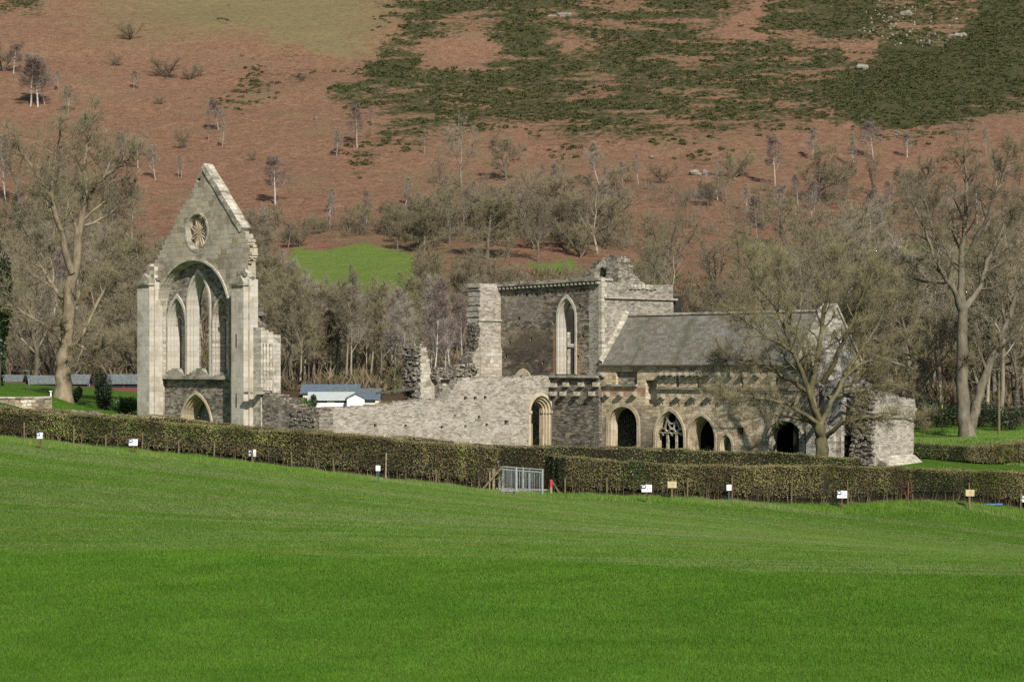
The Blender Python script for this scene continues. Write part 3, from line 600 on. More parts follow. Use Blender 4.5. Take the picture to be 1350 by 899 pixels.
def west_front():
    p = VW; x, y, z = W(-13.5, LV + 0.6, 1.6)
    T = empty('ruined_west_front', (x, y, z), 'tall pale gabled church ruin with a small rose window above three tall lancets', 'abbey ruin')
    q = lambda px, py: p.p(px, py)
    L = lambda l: [q(*a) for a in l]
    zb = 1.0
    uL, uR = q(207, 400)[0], q(316, 400)[0]
    # gable above the great arch
    pts = L([(202, 372), (202, 350), (268, 221), (318, 305), (330, 326), (327, 350), (327, 372)])
    ac = q(254, 400)[0]; hwA = (q(301, 400)[0] - q(207, 400)[0]) / 2; zs = q(254, 412)[1]; apex = q(254, 343)[1]
    big = prof(ac, 0, zs, hwA, apex - zs, 14)
    out = [(pts[0][0], zs - 3)] + jag(pts[0], pts[1], amp=0.06) + jag(pts[1], pts[2], 0.3, 0.33, 0.05) + [pts[2], pts[3]] + jag(pts[3], pts[4], amp=0.12) + jag(pts[4], pts[5], amp=0.1) + [pts[5], (pts[6][0], zs - 3)]
    hole = [(ac - hwA, zs - 3.0)] + big[1:-1] + [(ac + hwA, zs - 3.0)]
    rc = q(259.5, 306); rr = 1.28; sc = q(262, 236)
    rose = arc(rc, rr, 0, 2 * math.pi, 28)[:-1]; small = arc(sc, 0.22, 0, 2 * math.pi, 12)[:-1]
    # outer outline runs round the arch so the opening stays open below
    o2 = [out[0]] + [(hole[0][0], hole[0][1])] + hole[1:-1] + [hole[-1]] + [out[-1]] + out[-2:0:-1]
    mb = MB(); wall_mb(mb, p, o2, [rose, small], .62); stones(mb, p, [pts[1], pts[2]], 0.5, 3, s=(0.2, 0.4)); stones(mb, p, [pts[3], pts[4], pts[5]], .6, 5)
    mb.build('gable', M['ashlar'], T)
    # raking coping on the right slope
    mb = MB(); a, b = pts[2], pts[3]; dx, dz = b[0] - a[0], b[1] - a[1]; l = math.hypot(dx, dz); nn = (-dz / l * -1, dx / l * -1); nn = (dz / l * -1, dx / l)
    nn = (-dz / l, dx / l)
    for k in range(9):
        t0, t1 = k / 9 - 0.01 * (k == 0), (k + 1) / 9 - 0.004; h = R.uniform(0.27, 0.33)
        qd = [(a[0] + dx * t0 - nn[0] * 0.10, a[1] + dz * t0 - nn[1] * 0.10), (a[0] + dx * t1 - nn[0] * 0.10, a[1] + dz * t1 - nn[1] * 0.10), (a[0] + dx * t1 + nn[0] * h, a[1] + dz * t1 + nn[1] * h), (a[0] + dx * t0 + nn[0] * h, a[1] + dz * t0 + nn[1] * h)]
        wall_mb(mb, p, qd, [], .72, -0.09 + R.uniform(-0.015, 0.015))
    mb.build('coping', M['pale2'], T)
    # rose window: splayed frame and eight petals
    mb = MB(); c1, c2, c3 = arc(rc, rr + 0.06, 0, 2 * math.pi, 28), arc(rc, rr - 0.10, 0, 2 * math.pi, 28), arc(rc, rr - 0.17, 0, 2 * math.pi, 28)
    ring_mb(mb, p, c1[::-1], c2[::-1], -0.03, 0.2); ring_mb(mb, p, c2[::-1], c3[::-1], 0.08, 0.5)
    rw = mb.build('rose_window', M['pale2'], T)
    mb = MB()
    for k in range(8):
        an = math.pi / 8 + k * math.pi / 4; u = (math.cos(an), math.sin(an)); n2 = (-u[1], u[0]); r2 = rr - 0.15
        for sg in (1, -1):
            bar_mb(mb, p, [(rc[0] + u[0] * r2 * t + n2[0] * sg * 0.17 * math.sin(math.pi * min(1, t * 1.05)) * (0.4 + 0.6 * t), rc[1] + u[1] * r2 * t + n2[1] * sg * 0.17 * math.sin(math.pi * min(1, t * 1.05)) * (0.4 + 0.6 * t)) for t in np.linspace(0.1, 1, 7)], 0.07, 0.2, 0.36)
    cc = arc(rc, 0.14, 0, 2 * math.pi, 12); ring_mb(mb, p, cc[::-1], arc(rc, 0.05, 0, 2 * math.pi, 12)[::-1], 0.19, 0.37)
    mb.build('tracery', M['gold'], rw)
    # lower wall with the doorway, set back under the great arch
    zsill = q(255, 498)[1]; pr = Pl('v', LV + 0.55)
    d0 = pr.p(259, 519); dw = (pr.p(279, 555)[0] - pr.p(238.5, 555)[0]) / 2
    dz = d0[1]; door = prof(d0[0], zb, dz - dw * 1.3, dw, dw * 1.3)
    mb = MB(); wall_mb(mb, pr, [(uL - 0.3, zb), (uR + 0.9, zb), (uR + 0.9, zsill), (uL - 0.3, zsill)], [[(d0[0] - dw, zb + 0.02)] + door[1:-1] + [(d0[0] + dw, zb + 0.02)]], 1.6)
    mb.build('doorway_wall', M['grey'], T)
    mb = MB(); rs = [(dw + 0.12, -0.08, 0.2), (dw - 0.03, 0.08, 0.4), (dw - 0.12, 0.25, 0.6), (dw - 0.2, 0.45, 1.0), (dw - 0.28,)]
    for k in range(4):
        w0, w1 = rs[k][0], rs[k + 1][0]
        ring_mb(mb, pr, prof(d0[0], zb, dz - dw * 1.3, w0, w0 * 1.3), prof(d0[0], zb, dz - dw * 1.3, w1, w1 * 1.3), rs[k][1], rs[k][2])
    mb.build('doorway', M['gold'], T)
    mb = MB(); pd = Pl('v', LV + 1.75); mb_h = prof(d0[0], zb, dz - dw * 1.3, dw - 0.2, (dw - 0.2) * 1.3); wall_mb(mb, pd, mb_h, [], 0.08); mb.build('door', M['door'], T)
    # sill moulding with three humps of broken mullion bases
    mb = MB(); mb.box((uL, -0.35, zsill - 0.1), (uR - uL + 0.2, 2.2, 0.22), lambda a, d, z: pr.w(a, d, z))
    for px in (230, 262, 303):
        a = pr.p(px, 497)[0]
        for k in range(4): s = 1.25 - k * 0.3; mb.box((a - s, -0.15 + 0.05 * k, zsill + 0.10 + 0.13 * k), (2 * s, 1.2, 0.14), lambda u, d, z: pr.w(u, d, z))
    mb.build('sill', M['cap'], T)
    # infill wall with three lancets
    wins = [(234, 392, 11.0, 'l'), (262.5, 359, 14.0, 'c'), (293, 392, 11.0, 'r')]
    hs = []; info = []
    for px, ay, hp, nm in wins:
        a, za = pr.p(px, ay); hw = (pr.p(px + hp, ay)[0] - pr.p(px - hp, ay)[0]) / 2 + 0.06; rise = hw * 1.75
        h = prof(a, zsill, za - rise, hw, rise); hs.append([(a - hw, zsill + 0.16)] + h[1:-1] + [(a + hw, zsill + 0.16)]); info.append((a, za, hw, rise))
    top = prof(ac, zsill + 0.12, zs, hwA - 0.02, apex - zs - 0.02, 14)
    mb = MB(); wall_mb(mb, pr, [(top[0][0], zsill + 0.1)] + top[1:-1] + [(top[-1][0], zsill + 0.1)], hs, 1.05)
    mb.build('window_wall', M['grey'], T)
    for i, (a, za, hw, rise) in enumerate(info):
        mb = MB(); st = [hw + 0.12, hw - 0.03, hw - 0.10, hw - 0.16]; dd = [(-0.10, 0.2), (0.12, 0.42), (0.34, 0.8)]
        for k in range(3): ring_mb(mb, pr, prof(a, zsill + 0.12, za - rise, st[k], rise * st[k] / hw), prof(a, zsill + 0.12, za - rise, st[k + 1], rise * st[k + 1] / hw), *dd[k])
        lw = mb.build('lancet_window', M['butt'] if i != 2 else M['pale2'], T)
        if i == 1: lw['label'] = 'taller middle lancet without a mullion'
        else:   # two lights under a small pierced head
            mb = MB(); zz = za - rise * 0.75; w = hw - 0.16; d = (0.45, 0.62)
            mb.tube(pr.w(a, 0.57, zsill + 0.2), pr.w(a, 0.57, zz - 0.35), 0.10, 0.10, 8)
            for sg in (-1, 1): bar_mb(mb, pr, prof(a + sg * w / 2, zz - 0.5, zz - 0.45, w / 2, w * 0.62), 0.11, *d)
            bar_mb(mb, pr, arc((a, zz + 0.45), 0.24, 0, 2 * math.pi, 12), 0.09, *d)
            mb.build('mullion', M['gold'], lw)
    # great arch moulding
    mb = MB()
    for w0, w1, a, b in ((0.12, -0.04, -0.10, 0.3), (-0.04, -0.14, 0.1, 0.45), (-0.14, -0.24, 0.26, 0.57)):
        ring_mb(mb, p, prof(ac, zsill + 0.15, zs, hwA + w0, (apex - zs) * (1 + w0 / hwA), 14), prof(ac, zsill + 0.15, zs, hwA + w1, (apex - zs) * (1 + w1 / hwA), 14), a, b)
    mb.build('great_arch', M['pale2'], T)
    # backing strips either side of the arch below the gable
    mb = MB()
    wall_mb(mb, Pl('v', LV + 0.02), [(q(200, 400)[0], zb), (q(208, 400)[0], zb), (q(208, 400)[0], zs - 2.9), (q(200, 400)[0], zs - 2.9)], [], .62)
    mb.build('jamb_wall', M['ashlar'], T); mb = MB()
    wall_mb(mb, Pl('v', LV + 0.02), [(q(303, 400)[0], zb), (q(336, 400)[0], zb), (q(336, 420)[0], zs - 2.9), (q(303, 400)[0], zs - 2.9)], [], .62)
    mb.build('jamb_wall', M['ashlar'], T)
    # buttresses: stepped pairs with gabled or broken caps
    def buttress(px0, px1, ytop, dout, capz, broken):
        pf = Pl('v', LV - dout); a0, a1 = pf.p(px0, 450)[0], pf.p(px1, 450)[0]; zt = pf.p(px0, ytop)[1]; mb = MB(); w = a1 - a0
        mb.box((a0, -dout, zb), (w, dout, zt - zb), lambda a, d, z: p.w(a, d, z))
        mb.box((a0 - 0.06, -dout - 0.1, zb), (w + 0.12, dout, 1.3), lambda a, d, z: p.w(a, d, z))
        mb.box((a1, -dout * 0.5, zb), (0.16, dout * 0.5 + .3, zt - zb + 0.4), lambda a, d, z: p.w(a, d, z))
        b = mb.build('buttress', M['butt'], T)
        mb = MB(); A = [p.w(a0 - 0.08, -dout - 0.1, zt), p.w(a1 + 0.08, -dout - 0.1, zt), p.w(a1 + 0.08, 0.1, zt), p.w(a0 - 0.08, 0.1, zt)]
        mb.box((a0 - 0.1, -dout - 0.12, zt), (w + 0.2, dout + 0.15, 0.16), lambda a, d, z: p.w(a, d, z))
        m0, m1 = p.w((a0 + a1) / 2, -dout * 0.85, zt + capz), p.w((a0 + a1) / 2, 0.1, zt + capz)
        A = [p.w(a0, -dout, zt + .16), p.w(a1, -dout, zt + .16), p.w(a1, 0.1, zt + .16), p.w(a0, 0.1, zt + .16)]
        mb.face([A[0], A[1], m0]); mb.face([A[1], A[2], m1, m0]); mb.face([A[3], A[0], m0, m1]); mb.face([A[2], A[3], m1])
        if broken: stones(mb, Pl('v', LV - dout), [(a0 + 0.1, zt + 0.3), ((a0 + a1) / 2, zt + capz), (a1 + 0.2, zt + 0.4)], dout + 0.2, 7)
        stones(mb, Pl('v', LV - dout * 0.5), [(a1, zt + 0.45), (a1 + 0.2, zt + 0.4)], dout, 8)
        mb.build('cap', M['cap'], b)
        return a0, a1, zt
    buttress(181, 197, 377, .68, 0.85, False)
    a0, a1, zt = buttress(305, 321, 377, .72, 0.9, True)
    for zz in (q(312, 450)[1], q(312, 528)[1]): mb = MB(); mb.box((a0 + 0.46, -.725, zz - 0.45), (0.12, 0.1, 0.9), lambda a, d, z: p.w(a, d, z)); mb.build('painted_loop_slit', M['inside'], T)  # solid dark bars on the face, the slits' shade painted as colour
    # upper turret stubs beside the gable
    for px0, px1, y0, y1 in ((199, 208, 350, 378), (320, 328, 355, 378)):
        mb = MB(); a0, z1 = q(px0, y0); a1, z0 = q(px1, y1); l = jag((a0, z1), (a1, z1), amp=0.1); wall_mb(mb, p, [(a0, z0 - .3), (a1, z0 - .3)] + l[::-1], [], .85, -0.3); stones(mb, p, [(a0, z1), (a1, z1)], .7, 6); mb.build('turret_stub', M['pale2'], T)
    # torn side of the nave arcade and its pale respond, behind the south buttress
    ps = Pl('v', LV + 0.35)
    o = ps.P([(334, 560), (346, 560), (346, 440), (338, 400), (334, 395)])
    mb = MB(); o2 = [o[0], o[1]] + jag(o[1], o[2], amp=0.12) + jag(o[2], o[3], amp=0.15) + jag(o[3], o[4], amp=0.1); wall_mb(mb, ps, o2, [], .32)
    stones(mb, ps, [o[1], o[2], o[3], o[4]], .5, 9); mb.build('torn_wall', M['core'], T)
    uu = q(344, 480)[0]; pp = Pl('u', uu + 0.1)
    v0, v1 = pp.p(344, 480)[0], pp.p(370, 480)[0]; zt = pp.p(356, 443)[1]
    mb = MB(); l = jag((v0, pp.p(344, 432)[1]), (v1, zt - 0.05), amp=0.07); wall_mb(mb, pp, [(v0, 1), (v1, 1)] + l[::-1], [], 1.3); stones(mb, pp, [l[0], l[-1]], 1.2, 5)
    for k in range(3): mb.tube(pp.w(v0 + 0.25 + 0.25 * k, -0.06, pp.p(350, 515)[1]), pp.w(v0 + 0.25 + 0.25 * k, -0.06, pp.p(350, 453)[1]), 0.12, 0.12, 7)
    mb.build('respond', M['pale2'], T)
    mb = MB(); e = pp.p(345, 517); mb.box((v0 - 1.2, -0.3, e[1] - 0.12), (1.7, 0.5, 0.16), lambda a, d, z: pp.w(a, d, z)); mb.build('string_course', M['cap'], T)
west_front()

# ------------------------------------------------------------------ low aisle end wall and the long south wall of the nave
def low_walls():
    p = VW; x, y, _ = W(-3, LV, 0); z = gz(x, y)
    T = empty('aisle_end_wall', (x, y, z), 'low broken grey wall sloping from the tall gable to the long pale wall', 'ruined wall')
    q = p.P([(330, 519), (352, 519), (374, 525), (387, 536), (402, 540), (420, 540)])
    top = []
    for a, b in zip(q[:-1], q[1:]): top += jag(a, b, amp=0.08)
    mb = MB(); wall_mb(mb, p, [(q[0][0], 0), (q[-1][0] + .3, 0), q[-1]] + top[::-1], [], 1.1); stones(mb, p, q, 1.1, 6); mb.build('wall', M['grey'], T)
    mb = MB(); c = p.P([(384, 560), (384, 545), (413, 543), (413, 562)]); 
    for _ in range(150):
        a = R.uniform(c[0][0], c[2][0]); zz = R.uniform(c[0][1] - .6, c[1][1] + .2); w = R.uniform(.15, .4); mb.box((a, -R.uniform(.02, .16), zz), (w, .3, R.uniform(.08, .16)), lambda a, d, z: p.w(a, d, z))
    mb.build('torn_face', M['core'], T)
    p = Pl('u', 0.0); x, y, _ = W(0, -10, 0)
    T = empty('nave_south_wall', (x, y, gz(x, y)), 'long low pale rubble wall with a moulded pointed doorway at its right end', 'ruined wall')
    q = p.P([(420, 538), (452, 538), (500, 534), (540, 529), (585, 526), (597, 513), (604, 503), (615, 498), (660, 498), (700, 496), (731.5, 496)])
    top = []
    for a, b in zip(q[:-1], q[1:]): top += jag(a, b, amp=0.05)
    d = p.p(713, 519); hw = (p.p(729, 550)[0] - p.p(697.5, 550)[0]) / 2; zs = p.p(713, 543)[1]
    D = prof(d[0], -0.5, zs, hw, d[1] - zs)
    put = []
    for px, py, s in ((614, 525, .16), (627, 525, .16), (640, 524, .16), (583, 563, .14), (535, 561, .12), (495, 561, .14), (632, 550, .14), (642, 560, .14), (668, 557, .22), (600, 548, .1), (614, 562, .12), (705, 519 + 38, .0)):
        if s: a, z = p.p(px, py); put.append([(a - s, z - s * .7), (a + s, z - s * .7), (a + s * .8, z + s * .6), (a - s * .9, z + s * .8)])
    mb = MB(); wall_mb(mb, p, [(q[0][0], -0.8), (q[-1][0], -0.8), q[-1]] + top[::-1], [[(d[0] - hw, -0.6)] + D[1:-1] + [(d[0] + hw, -0.6)]] + put, .8)
    stones(mb, p, q, 1.1, 4); mb.build('wall', M['pale'], T)
    mb = MB(); ms = [hw + .06, hw - .12, hw - .26, hw - .40, hw - .52]; dd = [(-.07, .25), (.1, .4), (.26, .55), (.42, .8)]
    for k in range(4):
        s0, s1 = ms[k], ms[k + 1]; ring_mb(mb, p, prof(d[0], -.5, zs, s0, (d[1] - zs) * s0 / hw), prof(d[0], -.5, zs, s1, (d[1] - zs) * s1 / hw), *dd[k])
        for sg in (-1, 1): mb.tube(p.w(d[0] + sg * (s1 + .02), dd[k][0] + .02, -.5), p.w(d[0] + sg * (s1 + .02), dd[k][0] + .02, zs), .06, .06, 6); mb.box((d[0] + sg * (s1 + .04) - .12, dd[k][0] - .08, zs - .1), (.24, .24, .2), lambda a, dd_, z: p.w(a, dd_, z))
    mb.build('doorway', M['gold'], T)
low_walls()

# ------------------------------------------------------------------ crossing: transept, clerestory pier, arcade stub
UA = pv(660, 480)[0]; UB = pv(793, 480)[0]
def transept():
    p = Pl('v', 0.0); x, y, _ = W(-2, 3, 0)
    T = empty('ruined_transept', (x, y, 0.3), 'roofless square transept with dark west wall, one tall lancet and a corbel table', 'abbey ruin')
    q = p.P([(660, 500), (660, 376), (793, 367.5), (793, 500)])
    a, za = p.p(747, 392); hw = (p.p(758.5, 450)[0] - p.p(735, 450)[0]) / 2; zsill = p.p(747, 493)[1]; rise = hw * 1.6
    H = prof(a, zsill, za - rise, hw, rise)
    n0 = p.p(690, 488); nh = prof(n0[0], 0.5, n0[1] - 1.1, 0.9, 1.1)
    put = []
    for px, py in ((694, 389), (708, 389), (764, 403), (768, 443), (672, 452), (700, 447), (667, 470), (730, 425), (762, 470), (684, 420), (716, 478)):
        b, z = p.p(px, py); s = .11; put.append([(b - s, z - s), (b + s, z - s), (b + s, z + s), (b - s, z + s)])
    mb = MB(); wall_mb(mb, p, [(UA, 0), (UB - 1.2, 0), (UB - 1.2, q[2][1]), (UA, q[1][1] - .05)], [H, [(nh[0][0], .6)] + nh[1:-1] + [(nh[-1][0], .6)]] + put, .7)
    c = p.p(700, 465); c2 = p.p(690, 440); c3 = p.p(690, 405)
    mat = stone_mat('stained_transept_rubble', [(0.066, 0.054, 0.040), (0.14, 0.117, 0.088), (0.22, 0.188, 0.145), (0.33, 0.29, 0.23)], 0.36, 0.12, (0.20, 0.18, 0.145), streak=((0.32, 0.30, 0.26), 0.62, 0.45),
        blobs=[(c3[0], c3[1], 2.6, 1.2, (0.33, 0.305, 0.26), 0.3), (c2[0], c2[1] - .4, 3.0, .8, (0.40, 0.33, 0.23), 0.45), (c[0], c[1], 3.3, 1.75, (0.062, 0.049, 0.038), 0.72), (a - hw - .1, c[1], .4, 2.2, (0.42, 0.24, 0.10), 0.6), (a + hw + .2, c[1] - .6, .3, 1.6, (0.42, 0.26, 0.12), 0.5)], spots=((0.34, 0.215, 0.115), 0.035))
    mb.build('west_wall', mat, T)
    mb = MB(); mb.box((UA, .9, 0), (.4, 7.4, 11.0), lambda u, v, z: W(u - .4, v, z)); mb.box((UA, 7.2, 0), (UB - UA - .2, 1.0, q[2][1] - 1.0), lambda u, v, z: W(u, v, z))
    mb.build('inner_wall', M['inside'], T)
    va, z1 = pu(750, 438, UA + .4); z0 = pu(750, 486, UA + .4)[1]; mb = MB(); mb.tube(W(UA + .25, va, z0 - 3), W(UA + .25, va, z1), .26, .22, 8); mb.box((UA, va - .32, z1 - 1.1), (.6, .64, .25), lambda u, v, z: W(u, v, z)); mb.build('wall_shaft', M['pale2'], T)
    mb = MB(); st = [hw + .12, hw - .04, hw - .14, hw - .2]; dd = [(-.06, .2), (.1, .45), (.4, .72)]
    for k in range(3): ring_mb(mb, p, prof(a, zsill, za - rise, st[k], rise * st[k] / hw), prof(a, zsill, za - rise, st[k + 1], rise * st[k + 1] / hw), *dd[k])
    mb.build('lancet_window', M['butt'], T)
    mb = MB(); ring_mb(mb, p, prof(n0[0], .5, n0[1] - 1.1, 1.0, 1.22), prof(n0[0], .5, n0[1] - 1.1, .62, .8), -.1, .6); mb.build('niche_arch', M['gold'], T)
    # corbel table: cornice of flat slabs with overgrown stones on it
    zc = lambda u: q[1][1] + (q[2][1] - q[1][1]) * (u - UA) / (UB - UA)
    mb = MB(); u = UA
    while u < UB - .1:
        w = min(R.uniform(.6, 1.0), UB - u); mb.box((u, -.36, zc(u) - .12), (w - .015, 1.5, .17 + R.uniform(-.02, .03)), lambda a_, d, z: p.w(a_, d, z)); u += w
    stones(mb, p, [(UA, zc(UA) + .12), (UB, zc(UB) + .12)], 1.2, 6, s=(.12, .4)); mb.build('cornice', M['cap'], T)
    c0 = None
    for k in range(25):
        u = UA + .2 + k * (UB - UA - .4) / 24
        if c0 is None:
            mb = MB(); mb.box((u - .09, -.30, zc(u) - .34), (.18, .34, .2), lambda a_, d, z: p.w(a_, d, z)); c0 = mb.build('corbel', M['pale2'], T); ref = Vector(p.w(u, 0, zc(u)))
        else:
            c = c0.copy(); COL.objects.link(c); c.location = c0.location + (Vector(p.w(u, 0, zc(u))) - ref)
    # south wall, full height, with its stepped head
    s = Pl('u', UB); l = s.P([(793, 368), (800, 372), (827, 373), (865, 377), (887, 375), (888, 412), (895, 414), (895, 560), (793, 560)])
    mb = MB(); wall_mb(mb, s, [(0, 0)] + [(0, l[0][1]), l[1], l[2]] + jag(l[2], l[3], .5, .2, .12) + [l[3], l[4], l[5], (l[5][0] + .5, l[5][1] - .1), (l[6][0] + .1, 0)], [], 1.2)
    stones(mb, s, [l[1], l[2]], 1.1, 4)
    mb.build('south_wall', M['pale3'], T)
    mb = MB(); e = s.P([(829, 379), (866, 381)]); 
    for k in range(7): w = (e[1][0] - e[0][0]) / 7; mb.box((e[0][0] + k * w, -.12, e[0][1] - .1 + R.uniform(-.06, .06)), (w * .8, 1.0, .32), lambda a_, d, z: s.w(a_, d, z))
    mb.build('parapet_stones', M['pale2'], T)
    mb = MB(); e = s.p(800, 392); f = s.p(889, 394); mb.box((e[0] - .3, -.16, e[1] - .08), (f[0] - e[0] + .5, .16, .13), lambda a_, d, z: s.w(a_, d, z)); mb.build('string_course', M['pale'], T)
    mb = MB(); zq = l[0][1]; z = 5.0
    k = 0
    while z < zq: h = .34; w = .5 if k % 2 else .32; mb.box((-.02, -.02, z), (w, .3, h - .02), lambda a_, d, zz: s.w(a_, d, zz)); z += h; k += 1
    mb.build('quoin', M['pale2'], T)
transept()

def presbytery():
    p = Pl('v', 9.0); q = p.P([(767, 374), (770, 364), (777, 354), (785, 346), (794, 340), (803, 337), (811, 339), (817, 346), (819, 374)]); x, y, _ = p.w(q[3][0], 0, 0)
    T = empty('ruined_presbytery', (x, y, 1.0), 'ragged rounded gable with a pointed window opening rising behind the transept', 'abbey ruin')
    top = []
    for a, b in zip(q[:-1], q[1:]): top += jag(a, b, amp=.08)
    wa = p.p(795, 347); hw = .85
    mb = MB(); h = prof(wa[0], q[0][1] - 1.6, wa[1] - hw * 1.7, hw, hw * 1.7)
    wall_mb(mb, p, [(q[0][0], 0), (q[-1][0], 0)] + top[::-1], [h], 1.3); stones(mb, p, q[1:-1], 1.2, 5); mb.build('wall', M['grey'], T)
    mb = MB(); ring_mb(mb, p, prof(wa[0], h[0][1], wa[1] - hw * 1.7, hw + .15, (hw + .15) * 1.7), prof(wa[0], h[0][1], wa[1] - hw * 1.7, hw - .15, (hw - .15) * 1.7), -.08, .5); mb.build('window', M['pale2'], T)
    us = q[-1][0] + 0.1; s = Pl('u', us); r = s.P([(815, 345), (822, 349), (830, 356), (839, 365), (849, 376)]); top = []
    for a, b in zip(r[:-1], r[1:]): top += jag(a, b, .16, .12, amp=.09)
    mb = MB(); wall_mb(mb, s, [(r[0][0] - .2, 0), (r[-1][0], 0)] + top[::-1], [], 1.2); stones(mb, s, r, 1.2, 12, s=(.12, .3)); mb.build('side_wall', M['grey'], T)
presbytery()

def crossing_pier():
    p = Pl('u', UA + .02); v1 = 0.0
    l = p.P([(632, 375), (632, 425), (629, 455), (621, 480), (613, 505)]); x, y, _ = p.w(-1.5, .6, 0)
    T = empty('crossing_pier', (x, y, 0.8), 'tall pale masonry pier with torn left edge joined to the dark transept wall', 'abbey ruin')
    zt = p.p(645, 374)[1]; zm = p.p(645, 422)[1]
    left = []
    for a, b in zip(l[:-1], l[1:]): left += jag(a, b, amp=.10 if a is not l[0] else .05, sz=.2)
    mb = MB(); wall_mb(mb, p, [(l[-1][0] - .3, 0), (v1 + .01, 0), (v1 + .01, zt), (l[0][0], zt)] + left, [], 1.25)
    mb.build('wall', M['pale'], T)
    mb = MB(); stones(mb, p, l[1:] + [(l[-1][0] - .3, 1.0)], 1.2, 34, s=(.14, .38)); stones(mb, p, [l[0], (v1, zt)], 1.2, 4)
    mb.build('torn_core', M['core'], T)
    mb = MB(); mb.box((l[0][0] - .1, -.1, zm - .07), (v1 - l[0][0] + .12, .12, .12), lambda a, d, z: p.w(a, d, z)); mb.box((l[0][0] + .02, -.12, 0), (v1 - l[0][0], .12, p.p(645, 458)[1]), lambda a, d, z: p.w(a, d, z)); mb.build('set_off', M['pale2'], T)
    # stub of the nave arcade further west along the same line
    p = Pl('u', UA + .3); q = p.P([(556, 529), (555, 500), (557, 475), (560, 456), (567, 459), (572, 486), (590, 487), (605, 483), (626, 481), (626, 529)])
    x, y, _ = p.w(q[4][0], .6, 0); T = empty('arcade_stub', (x, y, .9), 'small ragged arcade stub with pale broken arch left of the torn pier', 'abbey ruin')
    h1 = p.P([(578, 531), (578, 512), (573, 500), (567, 494), (559, 492), (559, 531)]); h2 = p.P([(580, 531), (581, 514), (588, 502), (597, 498), (600, 505), (594, 516), (590, 531)])
    o = [q[0]] + jag(q[0], q[1], amp=.08) + jag(q[1], q[2], amp=.08) + jag(q[2], q[3], amp=.08) + jag(q[3], q[4], amp=.05) + jag(q[4], q[5], amp=.06)
    for a, b in zip(q[5:-2], q[6:-1]): o += jag(a, b, amp=.1)
    o += [q[-2], q[-1]]
    mb = MB(); wall_mb(mb, p, o, [], .9, .35); mb.build('wall', M['pale2'], T)
    mb = MB(); band = p.P([(572, 486), (590, 487), (605, 483), (626, 481)])
    for k in range(260):
        t = R.random(); i = min(2, int(t * 3)); f = t * 3 - i; a = band[i][0] + (band[i + 1][0] - band[i][0]) * f; z = band[i][1] + (band[i + 1][1] - band[i][1]) * f - R.uniform(0, .75); w = R.uniform(.15, .38)
        mb.box((a, R.uniform(-.1, .3), z), (w, R.uniform(.2, .6), R.uniform(.08, .17)), lambda a_, d, zz: p.w(a_, d, zz))
    c = p.P([(573, 492), (579, 503), (580, 528), (600, 500), (592, 517), (585, 527)])
    for i, j in ((0, 1), (1, 2), (3, 4), (4, 5)):
        for k in range(60): t = R.random(); mb.box((c[i][0] + (c[j][0] - c[i][0]) * t - .15, R.uniform(-.15, .25), c[i][1] + (c[j][1] - c[i][1]) * t - .2), (R.uniform(.15, .35), .4, R.uniform(.08, .16)), lambda a_, d, zz: p.w(a_, d, zz))
    for k in range(420):
        t = R.random(); z0, z1 = q[0][1], q[3][1]; z = z0 + (z1 - z0) * t; a = q[1][0] - .05; mb.box((a - R.uniform(.1, .5), R.uniform(0, 1.3), z), (R.uniform(.14, .36), R.uniform(.15, .35), R.uniform(.07, .2)), lambda a_, d, zz: p.w(a_, d, zz))
    mb.build('torn_core', M['core'], T); mb = MB()
    stones(mb, p, [(q[0][0] - 3.6, q[0][1] + .55), (q[0][0], q[0][1] + .9)], 1.2, 12)
    mb.build('low_rubble', M['core'], T)
crossing_pier()
